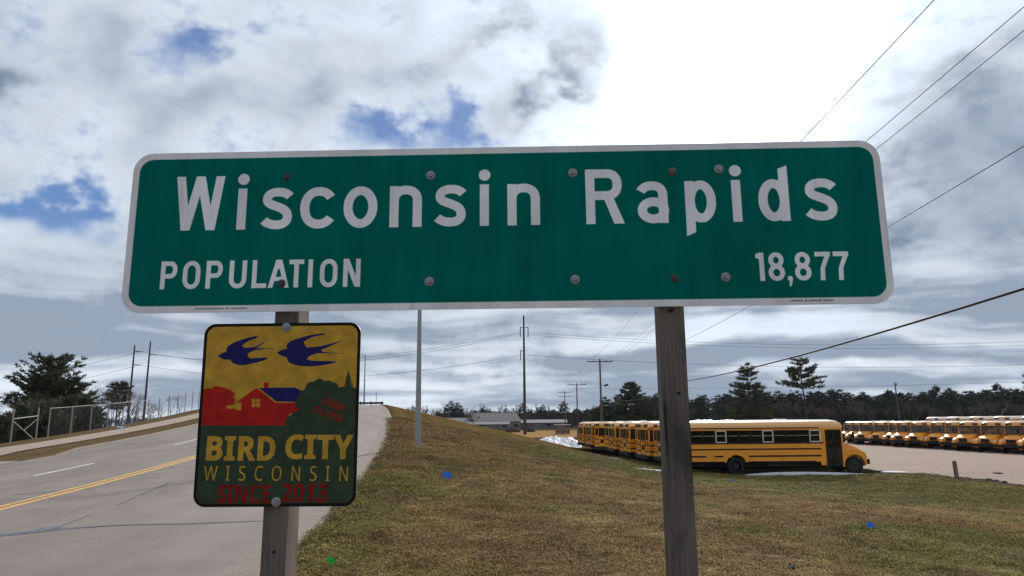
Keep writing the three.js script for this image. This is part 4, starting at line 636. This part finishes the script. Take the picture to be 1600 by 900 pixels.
// the wood behind the buses: its front trees one by one, the mass behind as one thing
{
  const P = [pineShapes(101, 11, 3.0, { per: 5, gap: 0.6, tuftL: 0.7, tuftN: 6, open: 0.1 }), pineShapes(102, 11, 3.6, { per: 5, gap: 0.65, tuftL: 0.7, tuftN: 6, power: 0.55, open: 0.1 }), pineShapes(103, 11, 2.8, { low: 0.3, per: 5, gap: 0.6, tuftL: 0.7, tuftN: 6, power: 0.5, open: 0.15 })];
  const Wd = [bareShapes(221, 9, 0.6, 6, 1.6), bareShapes(222, 9, 0.75, 6, 1.6), bareShapes(223, 9, 0.55, 6, 1.6)];
  const Bn = [bareShapes(201, 9, 0.55, 6), bareShapes(202, 9, 0.65, 6), bareShapes(203, 9, 0.5, 6)];
  const Far = [bareShapes(211, 9, 0.55, 5, 2.6), bareShapes(212, 9, 0.7, 5, 2.6), bareShapes(213, 9, 0.5, 5, 2.6)];
  const r = rng(19), gl = 'pines along the front of the wood behind the buses', lab = 'dark pine standing in the front of the wood behind the buses';
  for (let k = 0; k < 46; k++) { const t = k / 45, x = lerp(34, 150, t) + (r() - 0.5) * 2.4, q = lerp(196, 178, t) + (r() - 0.5) * 14, s = P[Math.floor(r() * 3)], m = makePine('wood_pine', lab, 'pine tree', s, M.farNeedles, onLand(x, -q), r() * 6, gl), h = (0.62 + 0.42 * r()) * (0.86 + 0.16 * t); m.scale.set(h * (0.9 + 0.3 * r()), h, h); }
  for (let k = 0; k < 30; k++) { const t = k / 29, x = lerp(60, 138, t) + (r() - 0.5) * 4, q = lerp(176, 160, t) + (r() - 0.5) * 6, m = makeBare('bare_tree', 'leafless brown tree in front of the dark pines of the wood', 'bare tree', Wd[k % 3], onLand(x, -q), r() * 6, 'leafless trees along the wood'); m.scale.setScalar(0.66 + 0.3 * r()); }
  for (let k = 0; k < 12; k++) { const x = lerp(56, 140, k / 11) + (r() - 0.5) * 5, q = lerp(178, 165, k / 11), m = makePine('evergreen_bush', 'low round evergreen at the foot of the wood behind the buses', 'evergreen', bushA, M.farNeedles, onLand(x, -q), r() * 6, 'evergreens at the foot of the wood'); m.scale.setScalar(0.55 + 0.3 * r()); }
  // far left wood, bare crowns against the sky
  for (let k = 0; k < 30; k++) { const t = k / 29, x = lerp(-44, 34, t) + (r() - 0.5) * 3, q = 318 + (r() - 0.5) * 26, m = makeBare('bare_tree', 'bare far tree with its crown against the sky beyond the low sheds', 'bare tree', Far[k % 3], onLand(x, -q), r() * 6, 'bare trees beyond the low sheds'), h = 1.05 + 0.35 * r() - 0.2 * t; m.scale.set(h * 1.15, h, h * 1.15); }
  for (const [x, q, h] of [[-42, 300, 0.75], [-25, 298, 1.0], [-22, 301, 0.95], [-29, 296, 0.6], [-34, 296, 0.55], [4, 300, 0.9], [20, 300, 0.95], [-10, 298, 0.7], [-13, 300, 0.65], [12, 304, 0.85]]) { const m = makePine('wood_pine', 'dark evergreen standing among the bare far trees behind the low sheds', 'evergreen', P[1], M.farNeedles, onLand(x, -q), x, 'evergreens among the far bare trees'); m.scale.set(h * 1.3, h, h * 1.3); }
  const mass = (name, label, geo, mat, count, f) => { const im = new THREE.InstancedMesh(geo, mat, count); im.name = name; const o = new THREE.Object3D(); for (let k = 0; k < count; k++) { const [x, q, s, w] = f(k); o.position.set(x, landY(x, q) - 0.3, -q); o.rotation.y = r() * 6.28; o.scale.set(s * w, s, s * w); o.updateMatrix(); im.setMatrixAt(k, o.matrix); } im.castShadow = im.receiveShadow = true; scene.add(im); tag(im, label, 'wood', null, 'stuff'); };
  mass('pine_wood', 'dense dark pine wood behind the parked buses', merge([P[1].crown]), M.farNeedles, 260, () => { const t = r(), x = lerp(30, 260, t); return [x, lerp(205, 186, t) + 50 * r(), 0.84 + 0.17 * r(), 1.35]; });
  mass('far_wood', 'far dark leafless wood behind the field and the low sheds', merge([Far[0].crown, Far[0].wood]), M.twigs, 330, () => { const x = lerp(-330, 80, r()); return [x, 335 + 90 * r() + (x < -60 ? 40 : 0), 0.85 + 0.25 * r(), 1.3]; });
  mass('far_evergreens', 'far belt of evergreens under the bare crowns of the distant wood', merge([P[1].crown]), M.farNeedles, 190, () => { const x = lerp(-60, 95, r() ** 0.8); return [x, 330 + 60 * r(), 0.50 + 0.24 * r() + 0.16 * smooth(0, 60, x), 1.6]; });
  // scrub behind the wire fence
  const sb = [bareShapes(301, 4.2, 0.9, 7, 0.8), bareShapes(302, 4.2, 1.0, 7, 0.8)];
  for (let k = 0; k < 23; k++) { const q = 48 + k * 1.7 + r() * 2, x = edgeX(q) - KERB - 7.6 - 4.5 * r() - (k > 22 ? 1.5 : 0), m = makeBare('shrub', 'leafless brown shrub behind the wire fence', 'shrub', sb[k % 2], onLand(x, -q, -0.1), r() * 6, 'shrubs behind the wire fence'); m.scale.setScalar((k > 12 ? 0.5 : 0.85) * (0.8 + 0.4 * r())); }
  const ev = pineShapes(71, 3.4, 2.6, { low: 0.02, per: 8, gap: 0.26, tuftL: 0.34, tuftN: 8, power: 0.4, multi: 3, up: 0.3 });
  [[-33.6, 53], [-37.5, 54.5], [-41.5, 54], [-45, 57], [-36.0, 59], [-33.2, 57]].forEach(([x, q], i) => { const m = makePine('evergreen_bush', `dense low evergreen behind the wire fence, ${ORD[i]} from the gate`, 'evergreen', ev, M.needles, onLand(x, -q, -0.1), i * 1.3, 'evergreens behind the wire fence'); m.scale.setScalar(0.85 + 0.25 * r()); });
  for (const [x, q, s] of [[-49, 66, 0.85], [-46.5, 72, 0.8], [-54, 70, 1.0]]) { const m = makeBare('bare_tree', 'pale leafless tree at the far left edge behind the broad pine', 'bare tree', Bn[1], onLand(x, -q), x, 'leafless trees at the left edge'); m.scale.setScalar(s * 0.85); }
}

// ---------- fence, gate, car on the left ----------
const meshAlpha = (() => { const n = 128; return tex(n, n, (u, v) => { const a = Math.abs(((u + v) % 1) - 0.5), b = Math.abs(((u - v + 1) % 1) - 0.5); return Math.min(a, b) < 0.013 ? 1 : 0; }); })();
M.fencePost = std([0.27, 0.25, 0.215], 0.7); M.galv = std([0.24, 0.24, 0.24], 0.6, { metalness: 0.3 });
M.chain = std([0.16, 0.17, 0.19], 0.6, { alphaMap: rep(meshAlpha, 1), side: THREE.DoubleSide, transparent: true });
{
  const FO = -KERB - 5.5, base = (q, h = 0) => { const x = edgeX(q) + FO; return v3(x, landY(x, q) + h, -q); };
  const t = thing('wire_fence', 'chain link fence with round posts along the far pavement', 'fence', base(44.0).toArray()); const o = t.position;
  const qs = []; for (let q = 44.0; q < 112; q += 2.95) qs.push(q);
  const FH = (q) => 1.68 + 0.25 * smooth(62, 70, q);
  const pg = cyl(0.035, 0.035, 1, 8, 0, 0.5, 0);
  qs.forEach((q) => { const m = mesh('post', pg, q > 62 ? M.galv : M.fencePost, t); m.position.copy(base(q, -0.1)).sub(o); m.scale.set(1, FH(q) + 0.15, 1); });
  for (let i = 0; i + 1 < qs.length; i++) {
    mesh('top_rail', bar(base(qs[i], FH(qs[i])).sub(o), base(qs[i + 1], FH(qs[i + 1])).sub(o), 0.016), M.galv, t);
    mesh('chain_link', grid(6, 1, (a, b) => { const q = lerp(qs[i], qs[i + 1], a / 6), p = base(q, 0.04 + b * (FH(q) - 0.05)).sub(o); return [p.x, p.y, p.z, a / 6 * 2.95 / 0.09, b * 1.7 / 0.09]; }), M.chain, t);
  }
  const A = base(39.9), C = base(42.6), g = thing('wire_gate', 'pale tube gate frame with a diagonal brace left of the wire fence', 'gate', A.toArray());
  const P = (p, h) => p.clone().sub(A).add(v3(0, h, 0));
  for (const p of [A, C]) mesh('post', bar(P(p, -0.1), P(p, 1.78), 0.042, 0.042, 10), M.fencePost, g);
  mesh('rail', bar(P(A, 1.25), P(C, 1.30), 0.03, 0.03, 8), M.fencePost, g);
  mesh('brace', bar(P(A, 1.15), P(C.clone().lerp(A, 0.12), 0.05), 0.028, 0.028, 8), M.fencePost, g); mesh('brace', bar(P(C, 1.15), P(A.clone().lerp(C, 0.45), 0.55), 0.016, 0.016, 8), M.fencePost, g);
  // a saloon car behind the gate
  const car = thing('parked_car', 'grey saloon car behind the gate, cut off by the left edge', 'car', onLand(-35.2, -47.6), 0.25);
  const prof = [[-2.2, 0.35], [-2.25, 0.75], [-2.1, 0.98], [-1.3, 1.02], [1.0, 0.98], [1.95, 0.86], [2.25, 0.68], [2.28, 0.35], [1.85, 0.30], [1.78, 0.52], [1.5, 0.66], [1.2, 0.52], [1.12, 0.28], [-1.05, 0.28], [-1.12, 0.52], [-1.4, 0.66], [-1.7, 0.52], [-1.78, 0.30]];
  M.carPaint = phy([0.22, 0.24, 0.27], 0.35, { clearcoat: 1, metalness: 0.4 });
  mesh('body', extrude(prof, 1.68, 0.05), M.carPaint, car); mesh('roof', extrude([[-1.25, 1.38], [-0.4, 1.45], [0.15, 1.42], [0.3, 1.36], [-0.3, 1.39], [-1.2, 1.34]], 1.3, 0.03), M.carPaint, car);
  mesh('window', extrude([[-1.75, 1.0], [-1.2, 1.35], [0.25, 1.37], [1.0, 0.99]], 1.38, 0.02), M.darkGlass, car);
  for (const x of [1.5, -1.42]) for (const s of [-1, 1]) { const w = mesh('wheel', cyl(0.32, 0.32, 0.22, 20, 0, 0, 0, 'z'), M.rubber, car); w.position.set(x, 0.32, s * 0.74); mesh('rim', cyl(0.19, 0.17, 0.24, 14, 0, 0, 0, 'z'), M.rim, w); }
  for (const s of [-1, 1]) mesh('headlight', rbox(0.16, 0.14, 0.36, 0.04, 2.2, 0.68, s * 0.6), M.clear, car);
}

// ---------- poles and wires ----------
M.pole = std([0.13, 0.105, 0.085], 0.95, { map: rep(woodTex, 1) }); M.darkPole = std([0.045, 0.040, 0.038], 0.9); M.steel = std([0.30, 0.31, 0.32], 0.5, { metalness: 0.55 }); M.insulator = std([0.25, 0.22, 0.2], 0.4); M.wire = std([0.03, 0.03, 0.032], 0.6);
function lightPole(label, pos, h, arm, turn) {
  const t = thing('street_lamp', label, 'street lamp', pos, turn);
  mesh('pole', [cyl(0.148, 0.085, h, 20, 0, h / 2, 0)], M.steel, t); mesh('base_plate', [rbox(0.42, 0.04, 0.42, 0.01, 0, 0.02, 0), ...[-1, 1].flatMap((a) => [-1, 1].map((b) => cyl(0.018, 0.018, 0.09, 8, a * 0.16, 0.06, b * 0.16)))], M.steel, t);
  mesh('arm', [bar(v3(0, h - 0.25, 0), v3(-arm * 0.5, h + 0.05, 0), 0.045, 0.04, 8), bar(v3(-arm * 0.5, h + 0.05, 0), v3(-arm, h + 0.1, 0), 0.04, 0.035, 8)], M.steel, t);
  mesh('lamp_head', rbox(0.62, 0.12, 0.28, 0.05, -arm - 0.25, h + 0.09, 0), M.steel, t); mesh('lens', rbox(0.36, 0.03, 0.2, 0.012, -arm - 0.3, h + 0.02, 0), M.clear, t); return t;
}
lightPole('thick tapering steel lamp post on the grass bank beside the crest road', onLand(-4.68, -37, -0.02), 8.8, 1.6, 0.15);
lightPole('thin distant lamp post beyond the crest of the road', [-27.9, landY(-27.9, 140), -140], 14.5 - landY(-27.9, 140), 1.2, 0.1);
{
  const s = thing('marker_post', 'short thin post standing on the dark rail at the road crest', 'post', onLand(-21.6, -118)); mesh('shaft', cyl(0.04, 0.04, 1.9, 8, 0, 0.95, 0), M.darkPole, s); mesh('cap', cyl(0.06, 0.05, 0.12, 8, 0, 1.95, 0), M.darkPole, s);
  const g = thing('bridge_rail', 'low dark bridge rail at the crest of the road', 'railing', onLand(-24.5, -120)), o = g.position.clone();
  for (let k = 0; k < 5; k++) mesh('post', box(0.16, 1.0, 0.16, -3.4 + k * 1.7, 0.4, -0.3 + k * 0.05), M.darkPole, g); mesh('rail', box(7.4, 0.34, 0.12, 0, 0.62, -0.1), std([0.10, 0.07, 0.055], 0.9), g); mesh('rail', box(7.4, 0.14, 0.10, 0, 0.25, -0.1), std([0.10, 0.07, 0.055], 0.9), g);
}
function tPole(label, x, q, h, arm, lamp, turn = 0.08, second = 0) {
  const t = thing('utility_pole', label, 'utility pole', onLand(x, -q, -0.1), turn); mesh('shaft', cyl(0.16, 0.10, h, 12, 0, h / 2, 0), M.pole, t);
  const arms = [h - 0.35]; if (second) arms.push(h - 0.35 - second);
  for (const y of arms) { mesh('crossarm', [box(arm, 0.12, 0.10, 0, y, 0.12), bar(v3(-arm * 0.3, y, 0.12), v3(0, y - 0.5, 0.1), 0.015), bar(v3(arm * 0.3, y, 0.12), v3(0, y - 0.5, 0.1), 0.015)], M.pole, t); for (const k of [-0.47, -0.25, 0.25, 0.47]) mesh('insulator', cyl(0.05, 0.035, 0.26, 8, k * arm, y + 0.18, 0.12), M.insulator, t); }
  if (lamp) { mesh('lamp_arm', bar(v3(0, lamp, 0), v3(0.5, lamp + 0.12, 0.1), 0.03, 0.03, 8), M.steel, t); mesh('lamp_head', [rbox(0.55, 0.26, 0.34, 0.08, 0.72, lamp + 0.12, 0.12, 0, 0.35)], M.darkPole, t); } return t;
}
const g0 = (x, q) => landY(x, q);
tPole('wooden utility pole with a crossarm and a floodlight above the bus rears', 11.3, 96, 11.2, 3.3, 7.7);
tPole('farther wooden utility pole with one crossarm, behind the floodlight pole', 13.2, 154, 11.1, 3.9, 0, 0.05);
tPole('farthest utility pole with two short crossarms beside the field', 14.2, 205, 11.4, 3.4, 0, 0.05, 1.15);
tPole('utility pole hidden behind the right wooden post of the town sign', 10.15, 47.6, 11.3, 2.6, 0, 0.1);
tPole('utility pole behind the viewer that carries the overhead wires', 8.6, -12, 11.4, 2.6, 0, 0);
tPole('leaning old wooden pole behind the front row of buses', 66.9, 130, 9.2, 0.7, 0, 0.4).rotation.z = 0.035;
{ const s = thing('yard_lamp', 'slim lamp post at the wood edge just left of the right wooden post', 'lamp post', onLand(26.6, -140)); mesh('shaft', cyl(0.09, 0.07, 7.6, 10, 0, 3.8, 0), M.darkPole, s); mesh('lamp_head', [new THREE.LatheGeometry([[0.05, 0], [0.12, 0.1], [0.42, 0.42], [0.46, 0.5], [0.0, 0.62]].map((p) => new THREE.Vector2(...p)), 14).translate(0, 7.4, 0)], M.darkPole, s); }
function tallPole(label, x, q, top, arms) {
  const y0 = g0(x, q), h = top - y0, t = thing('transmission_pole', label, 'utility pole', [x, y0 - 0.1, -q]); mesh('shaft', cyl(0.42, 0.20, h, 14, 0, h / 2, 0), M.darkPole, t);
  for (const [dy, dx] of arms) { const y = top - dy - y0; if (Math.abs(dx) > 1.3) mesh('arm', bar(v3(0, y + 0.2, 0), v3(dx, y, 0), 0.16, 0.10, 6), M.darkPole, t); else { mesh('arm', bar(v3(0, y + 0.3, 0), v3(dx, y + 0.5, 0), 0.08, 0.08, 6), M.darkPole, t); mesh('insulator', cyl(0.11, 0.11, 2.6, 8, dx, y - 0.7, 0), M.darkPole, t); } } return t;
}
tallPole('tallest dark transmission pole standing alone above the grass bank', 2.95, 190, 29.0, [[3.6, -0.9], [3.6, 1.1], [9.6, -0.9]]);
tallPole('left one of the two tall leaning poles behind the wire fence', -118.2, 230, 26.4, [[2.0, 2.4], [6.2, 2.6]]).rotation.z = -0.012;
tallPole('right one of the two tall leaning poles behind the wire fence', -112.4, 228, 27.4, [[4.3, 2.4]]).rotation.z = -0.012;
function wire(label, a, b, sag, rad, group) {
  const A = v3(...a), Bp = v3(...b), pts = []; for (let k = 0; k <= 24; k++) { const t = k / 24, p = A.clone().lerp(Bp, t); p.y -= sag * 4 * t * (1 - t); pts.push(p); }
  const c = new THREE.CatmullRomCurve3(pts); return tag(mesh('overhead_wire', new THREE.TubeGeometry(c, 48, rad, 5), M.wire), label, 'wire', group);
}
{
  const yA = g0(10.15, 47.6) - 0.1 + 11.15, yB = g0(8.6, -12) - 0.1 + 11.25, y1 = g0(11.3, 96) - 0.1 + 11.05, y2 = g0(13.2, 154) - 0.1 + 10.95, y3 = g0(14.2, 205) - 0.1 + 11.25;
  const k3 = [-1.22, 0.65, 1.22], nm = ['leftmost', 'second', 'third'];
  k3.forEach((k, i) => { wire(`thin wire crossing the top right sky, ${nm[i]} from the left`, [10.15 + k, yA, -47.6 + 0.1], [8.6 + k, yB, 12], 0.35, 0.009); wire(`thin wire between the hidden pole and the floodlight pole, ${nm[i]} of three`, [10.15 + k, yA, -47.6], [11.3 + k * 1.25, y1, -96], 0.5, 0.008); wire(`thin wire between the floodlight pole and the next pole behind, ${nm[i]} of three`, [11.3 + k * 1.25, y1, -96], [13.2 + k * 1.45, y2, -154], 0.6, 0.010); wire(`thin wire between the two farthest crossarm poles, ${nm[i]} of three`, [13.2 + k * 1.45, y2, -154], [14.2 + k * 1.2, y3, -205], 0.6, 0.012); });
  wire('thin lower wire meeting the right end of the green sign', [10.3, yA - 3.3, -47.6], [8.8, yB - 2.4, 12], 0.45, 0.010);
  wire('thick black cable rising from the right post to the right edge', [10.3, yA - 5.6, -47.5], [8.9, yB - 4.6, 12], 0.75, 0.028);
  wire('thin guy wire slanting down beside the rounded pine', [10.1, yA - 6.2, -47.6], [11.4, y1 - 5.0, -96], 0.4, 0.012);
  wire('upper of the wires from the tallest pole toward the right edge', [4.05, 24.4, -190], [215, 27.0, -195], 5.0, 0.035); wire('second of the wires from the tallest pole toward the right edge', [4.0, 23.9, -190.5], [215, 26.0, -194], 5.2, 0.035); wire('lowest wire from the tallest pole toward the right edge', [2.2, 18.7, -190], [215, 20.2, -195], 4.6, 0.035);
  wire('upper wire from the tallest pole to the two leaning poles', [1.9, 24.6, -190], [-110.1, 23.1, -228], 4.6, 0.04); wire('middle wire from the tallest pole to the two leaning poles', [1.9, 24.2, -190], [-115.8, 24.4, -230], 5.8, 0.04); wire('lowest wire from the tallest pole to the two leaning poles', [1.9, 18.6, -190], [-115.6, 20.2, -230], 5.0, 0.04);
  wire('wire running left from the upper arm of the left leaning pole', [-115.8, 24.4, -230], [-260, 19, -300], 4.0, 0.045); wire('wire running left from the lower arm of the left leaning pole', [-115.6, 20.2, -230], [-260, 13, -300], 4.0, 0.045);
  wire('faint low wire above the wood behind the buses', [12.9, y2 - 1.0, -154], [170, 11.8, -168], 1.2, 0.03);
}

// ---------- low sheds by the field ----------
function shed(label, x, q, w, d, h, rise, turn, wallC, roofC, doors) {
  const t = thing('shed', label, 'shed', onLand(x, -q, -0.05), turn), wm = std(wallC, 0.9, { map: grainTex }), rm = std(roofC, 0.95);
  mesh('wall', extrude([[-d / 2, 0], [d / 2, 0], [d / 2, h], [0, h + rise], [-d / 2, h]], w).rotateY(Math.PI / 2), wm, t);
  for (const s of [-1, 1]) { const L = Math.hypot(d / 2 + 0.5, rise); mesh('roof', box(w + 0.8, 0.12, L, 0, h + rise / 2 + 0.02, s * (d / 4 + 0.12), 0, s * Math.atan2(rise, d / 2)), rm, t); }
  for (let k = 0; k < doors; k++) mesh(k % 2 ? 'window' : 'door', box(k % 2 ? 1.4 : 2.6, k % 2 ? 0.9 : 2.2, 0.08, -w * 0.4 + w * 0.8 * k / Math.max(1, doors - 1), k % 2 ? 1.6 : 1.1, d / 2 + 0.04), k % 2 ? M.darkGlass : std([0.16, 0.15, 0.15], 0.8), t);
  return t;
}
shed('long low grey shed with a pale roof right of the tallest pole', 9, 286, 22, 9, 2.5, 1.1, 0.0, [0.16, 0.15, 0.155], [0.20, 0.20, 0.21], 5);
shed('grey building with a broad sloped roof behind the bare shrubs', -7.5, 284, 17, 16, 3.1, 3.2, 0.25, [0.22, 0.21, 0.20], [0.13, 0.125, 0.125], 4);
shed('pale low shed in front of the broad roofed building', -9, 262, 15, 6, 2.2, 0.8, 0.0, [0.2, 0.19, 0.18], [0.2, 0.195, 0.195], 4);
shed('low grey roof half hidden by the grass bank at left', -28, 280, 22, 9, 3.0, 1.5, 0.1, [0.2, 0.19, 0.19], [0.18, 0.175, 0.175], 3);
{ // little frame with a snowy roof beside the far buses
  const t = thing('timber_shelter', 'small timber shelter with a snowy top left of the farthest buses', 'shelter', onLand(12.3, -188)); for (const [a, b] of [[-1.6, -1], [1.6, -1], [-1.6, 1], [1.6, 1], [0, 1]]) mesh('post', box(0.22, 2.3, 0.22, a, 1.15, b), std([0.2, 0.09, 0.04], 0.9), t); mesh('roof', box(4.0, 0.16, 2.8, 0, 2.38, 0), M.snow, t); mesh('wall_panel', box(3.2, 1.0, 0.08, 0, 0.6, -1), std([0.25, 0.2, 0.17], 0.9), t);
  const sh = bareShapes(88, 6.5, 0.6, 6, 0.8), m = makeBare('russet_tree', 'small russet tree in front of the low sheds', 'tree', sh, onLand(-13.2, -250)); const T = new Tris(), r = rng(66); const p = sh.crown.attributes.position; for (let i = 0; i < p.count; i += 60) tuft(T, r, v3(p.getX(i), p.getY(i), p.getZ(i)), v3(0, 0, 0), 0.35, 2, 1); mesh('leaves', T.geo(), leafMat([0.22, 0.09, 0.05]), m);
  for (const [x, q, s] of [[-2, 248, 0.8], [1.5, 250, 0.7], [-19, 252, 0.7], [-24, 255, 0.7], [5, 246, 0.5], [-5, 252, 0.8]]) { const b = makeBare('shrub', 'leafless shrub on the near side of the low sheds', 'shrub', bareShapes(90, 4.6, 0.9, 6, 0.7), onLand(x, -q), x, 'shrubs before the low sheds'); b.scale.setScalar(s); }
  const mound = (label, x, q, w, h) => { const g = new THREE.IcosahedronGeometry(1, 4), p2 = g.attributes.position; for (let i = 0; i < p2.count; i++) { const k = 1 + 0.3 * noise2(p2.getX(i) * 2 + x, p2.getZ(i) * 2 + p2.getY(i)); p2.setXYZ(i, p2.getX(i) * w * k, Math.max(-0.1, p2.getY(i) * h * k), p2.getZ(i) * w * 0.6 * k); } g.computeVertexNormals(); const m2 = mesh('brush_mound', g, M.soil); m2.position.set(...onLand(x, -q)); tag(m2, label, 'mound'); };
  mound('dark low mound at the left foot of the tallest pole', -0.4, 222, 2.2, 1.3); mound('small brush mound on the orange field', 5.0, 226, 1.5, 1.1);
}

// ---------- small things on the grass ----------
M.flagBlue = phy([0.02, 0.16, 0.75], 0.6, { side: THREE.DoubleSide, transmission: 0.3, thickness: 0 }); M.flagGreen = phy([0.01, 0.42, 0.05], 0.6, { side: THREE.DoubleSide, transmission: 0.3, thickness: 0 });
function flag(label, x, q, h, w, mat, turn, tilt = 0, seed = 1) {
  const t = thing('survey_flag', label, 'survey flag', onLand(x, -q), turn); t.rotation.z = tilt;
  mesh('wire_stem', cyl(0.004, 0.004, h, 6, 0, h / 2, 0), M.zinc, t);
  const s = new THREE.PlaneGeometry(w, w * 0.82, 10, 8), p = s.attributes.position; for (let i = 0; i < p.count; i++) { const u = p.getX(i) / w + 0.5; p.setZ(i, 0.018 * Math.sin(u * 7 + seed) * u + 0.012 * noise2(u * 4 + seed, p.getY(i) * 20)); p.setY(i, p.getY(i) - u * u * 0.35 * w); } s.computeVertexNormals(); s.translate(w / 2, h - w * 0.35, 0); mesh('cloth', s, mat, t);
}
flag('blue survey flag on the slope right of the bird sign', -2.05, 22.8, 0.30, 0.25, M.flagBlue, 0.5, 0.3, 1);
flag('green survey flag in the grass right of the left wooden post', -2.52, 10.5, 0.20, 0.09, M.flagGreen, 0.5, 0.05, 2);
flag('blue survey flag in the lower right lawn', 8.12, 17.6, 0.18, 0.17, M.flagBlue, 0.3, 0.5, 3);
flag('small dark blue survey flag halfway between the right post and the side-on bus', 8.1, 23.4, 0.28, 0.12, M.flagBlue, 1.3, 0.1, 4);
flag('tiny light blue flag in the grass before the side-on bus', 10.5, 36.6, 0.10, 0.16, M.flagBlue, 0.2, 0.8, 5);
{
  const t = thing('wooden_stub', 'short leaning timber stub at the border of lawn and gravel yard', 'post', onLand(22.75, -39.1, -0.08), 0.4); t.rotation.z = 0.07; mesh('shaft', woodPost(0.15, 0.15, 1.02, 0, 9).translate(0, 0.5, 0), std([0.24, 0.19, 0.13], 0.95, { map: woodTex }), t); mesh('cap', cyl(0.06, 0.03, 0.06, 8, 0, 1.03, 0), M.soil, t);
  const rag = (name, label, category, x, q, w, c, seed) => { const g = new THREE.PlaneGeometry(w, w * 0.5, 12, 8).rotateX(-Math.PI / 2), p = g.attributes.position; for (let i = 0; i < p.count; i++) p.setY(i, 0.05 + 0.16 * w * noise2(p.getX(i) * 7 / w + seed, p.getZ(i) * 7 / w)); g.computeVertexNormals(); const m = mesh(name, g, phy(c, 0.9, { side: THREE.DoubleSide, specularIntensity: 0.2 })); m.position.set(...onLand(x, -q)); m.rotation.y = seed; tag(m, label, category); };
  rag('plastic_scrap', 'crumpled dark plastic scrap in the grass at the bottom edge', 'litter', 4.4, 12.35, 0.34, [0.03, 0.04, 0.05], 1); rag('plastic_scrap', 'crumpled pale blue bag on the verge by the wire fence', 'litter', -27.4, 52.5, 1.1, [0.35, 0.42, 0.55], 2); rag('paper_scrap', 'small white scrap in the grass near the bottom edge', 'litter', -0.82, 10.6, 0.08, [0.75, 0.73, 0.68], 3); rag('paper_scrap', 'small yellow scrap on the lawn near the timber stub', 'litter', 16.5, 28.6, 0.18, [0.6, 0.45, 0.08], 4); rag('plastic_scrap', 'small dark scrap lying on the gravel yard', 'litter', 27.3, 42.9, 0.5, [0.03, 0.03, 0.03], 5);
}
// dead grass, nearest lawn
{
  const r = rng(404), blades = (n, h, spread, seed) => { const q = rng(seed), T = new Tris(); for (let i = 0; i < n; i++) { const a = q() * 6.28, l = h * (0.5 + 0.8 * q()), bx = (q() - 0.5) * spread, bz = (q() - 0.5) * spread, lean = 0.4 + 1.1 * q(), w = 0.0028 + 0.0022 * q(), s = v3(-Math.sin(a) * w, 0, Math.cos(a) * w), b = v3(bx, -0.005, bz), m = v3(bx + Math.cos(a) * l * lean * 0.35, l * 0.6, bz + Math.sin(a) * l * lean * 0.35), e = v3(bx + Math.cos(a) * l * lean, l * (1.05 - 0.45 * lean), bz + Math.sin(a) * l * lean), k = 0.85 + 0.35 * q(); T.tri(b.clone().sub(s), b.clone().add(s), m.clone().add(s), k); T.tri(b.clone().sub(s), m.clone().add(s), m.clone().sub(s), k); T.tri(m.clone().sub(s), m.clone().add(s), e, k * 1.1); } return T.geo(); };
  const gm = phy([1, 1, 1], 0.9, { specularIntensity: 0.15, side: THREE.DoubleSide, vertexColors: true });
  const kinds = [[blades(14, 0.045, 0.34, 1), 110000], [blades(18, 0.055, 0.30, 2), 60000], [blades(30, 0.10, 0.17, 3), 5000]];
  kinds.forEach(([g, n], kk) => {
    const im = new THREE.InstancedMesh(g, gm, n); im.name = numbered('grass'); const o = new THREE.Object3D(), col = new THREE.Color(); let k = 0, tries = 0;
    while (k < n && tries++ < n * 6) {
      const q = 7.5 + 56 * r() ** 1.5, x = (r() - 0.5) * q * 1.5 + 0.04 * q, d = x - edgeX(q); if (d < 0.38 || x > 23.2 || (d > 6 && landY(x, q) < LOT + 0.02 && q > 43)) continue;
      const s = (0.75 + 0.6 * r()) * (1 + 0.02 * (q - 8)) * (d < 0.75 ? 1.3 : 1); o.position.set(x, landY(x, q), -q); o.rotation.set((r() - 0.5) * 0.3, r() * 6.28, (r() - 0.5) * 0.3); o.scale.set(s * 1.1, s * (0.75 + 0.4 * fbm(x * 0.7, q * 0.7, 2)), s * 1.1); o.updateMatrix(); im.setMatrixAt(k, o.matrix);
      const c = turfColor(x, q), v = (kk > 1 ? 0.62 + 0.5 * r() : 1) * (0.92 + 0.36 * r()) * (r() < 0.07 ? 1.5 : 1); col.setRGB(c[0] * v * 1.6, c[1] * v * 1.58, c[2] * v * 1.5); im.setColorAt(k, col); k++;
    }
    im.count = k; im.castShadow = im.receiveShadow = true; scene.add(im); tag(im, ['short dry grass blades covering the lawn', 'taller tufts of dry grass standing out of the lawn', 'scattered tall clumps of darker grass in the lawn'][kk], 'grass', null, 'stuff');
  });
  // weeds along the dark edge of the lawn
  const im = new THREE.InstancedMesh(blades(14, 0.15, 0.2, 7), gm, 900); im.name = 'weeds'; const o = new THREE.Object3D(), col = new THREE.Color();
  for (let k = 0; k < 900; k++) { const q = 8 + 50 * r() ** 1.3, x = edgeX(q) + 0.25 + 0.55 * r() * r(); o.position.set(x, landY(x, q) - 0.01, -q); o.rotation.set(0, r() * 6, 0); o.scale.setScalar(0.5 + 0.7 * r()); o.updateMatrix(); im.setMatrixAt(k, o.matrix); col.setRGB(0.10, 0.07, 0.045); im.setColorAt(k, col); }
  scene.add(im); tag(im, 'dark ragged weeds along the edge between gravel strip and lawn', 'weeds', null, 'stuff');
}
scene.fog = new THREE.FogExp2(new THREE.Color(0.50, 0.57, 0.66), 0.00007);                 // a little winter haze
renderer.render(scene, camera);
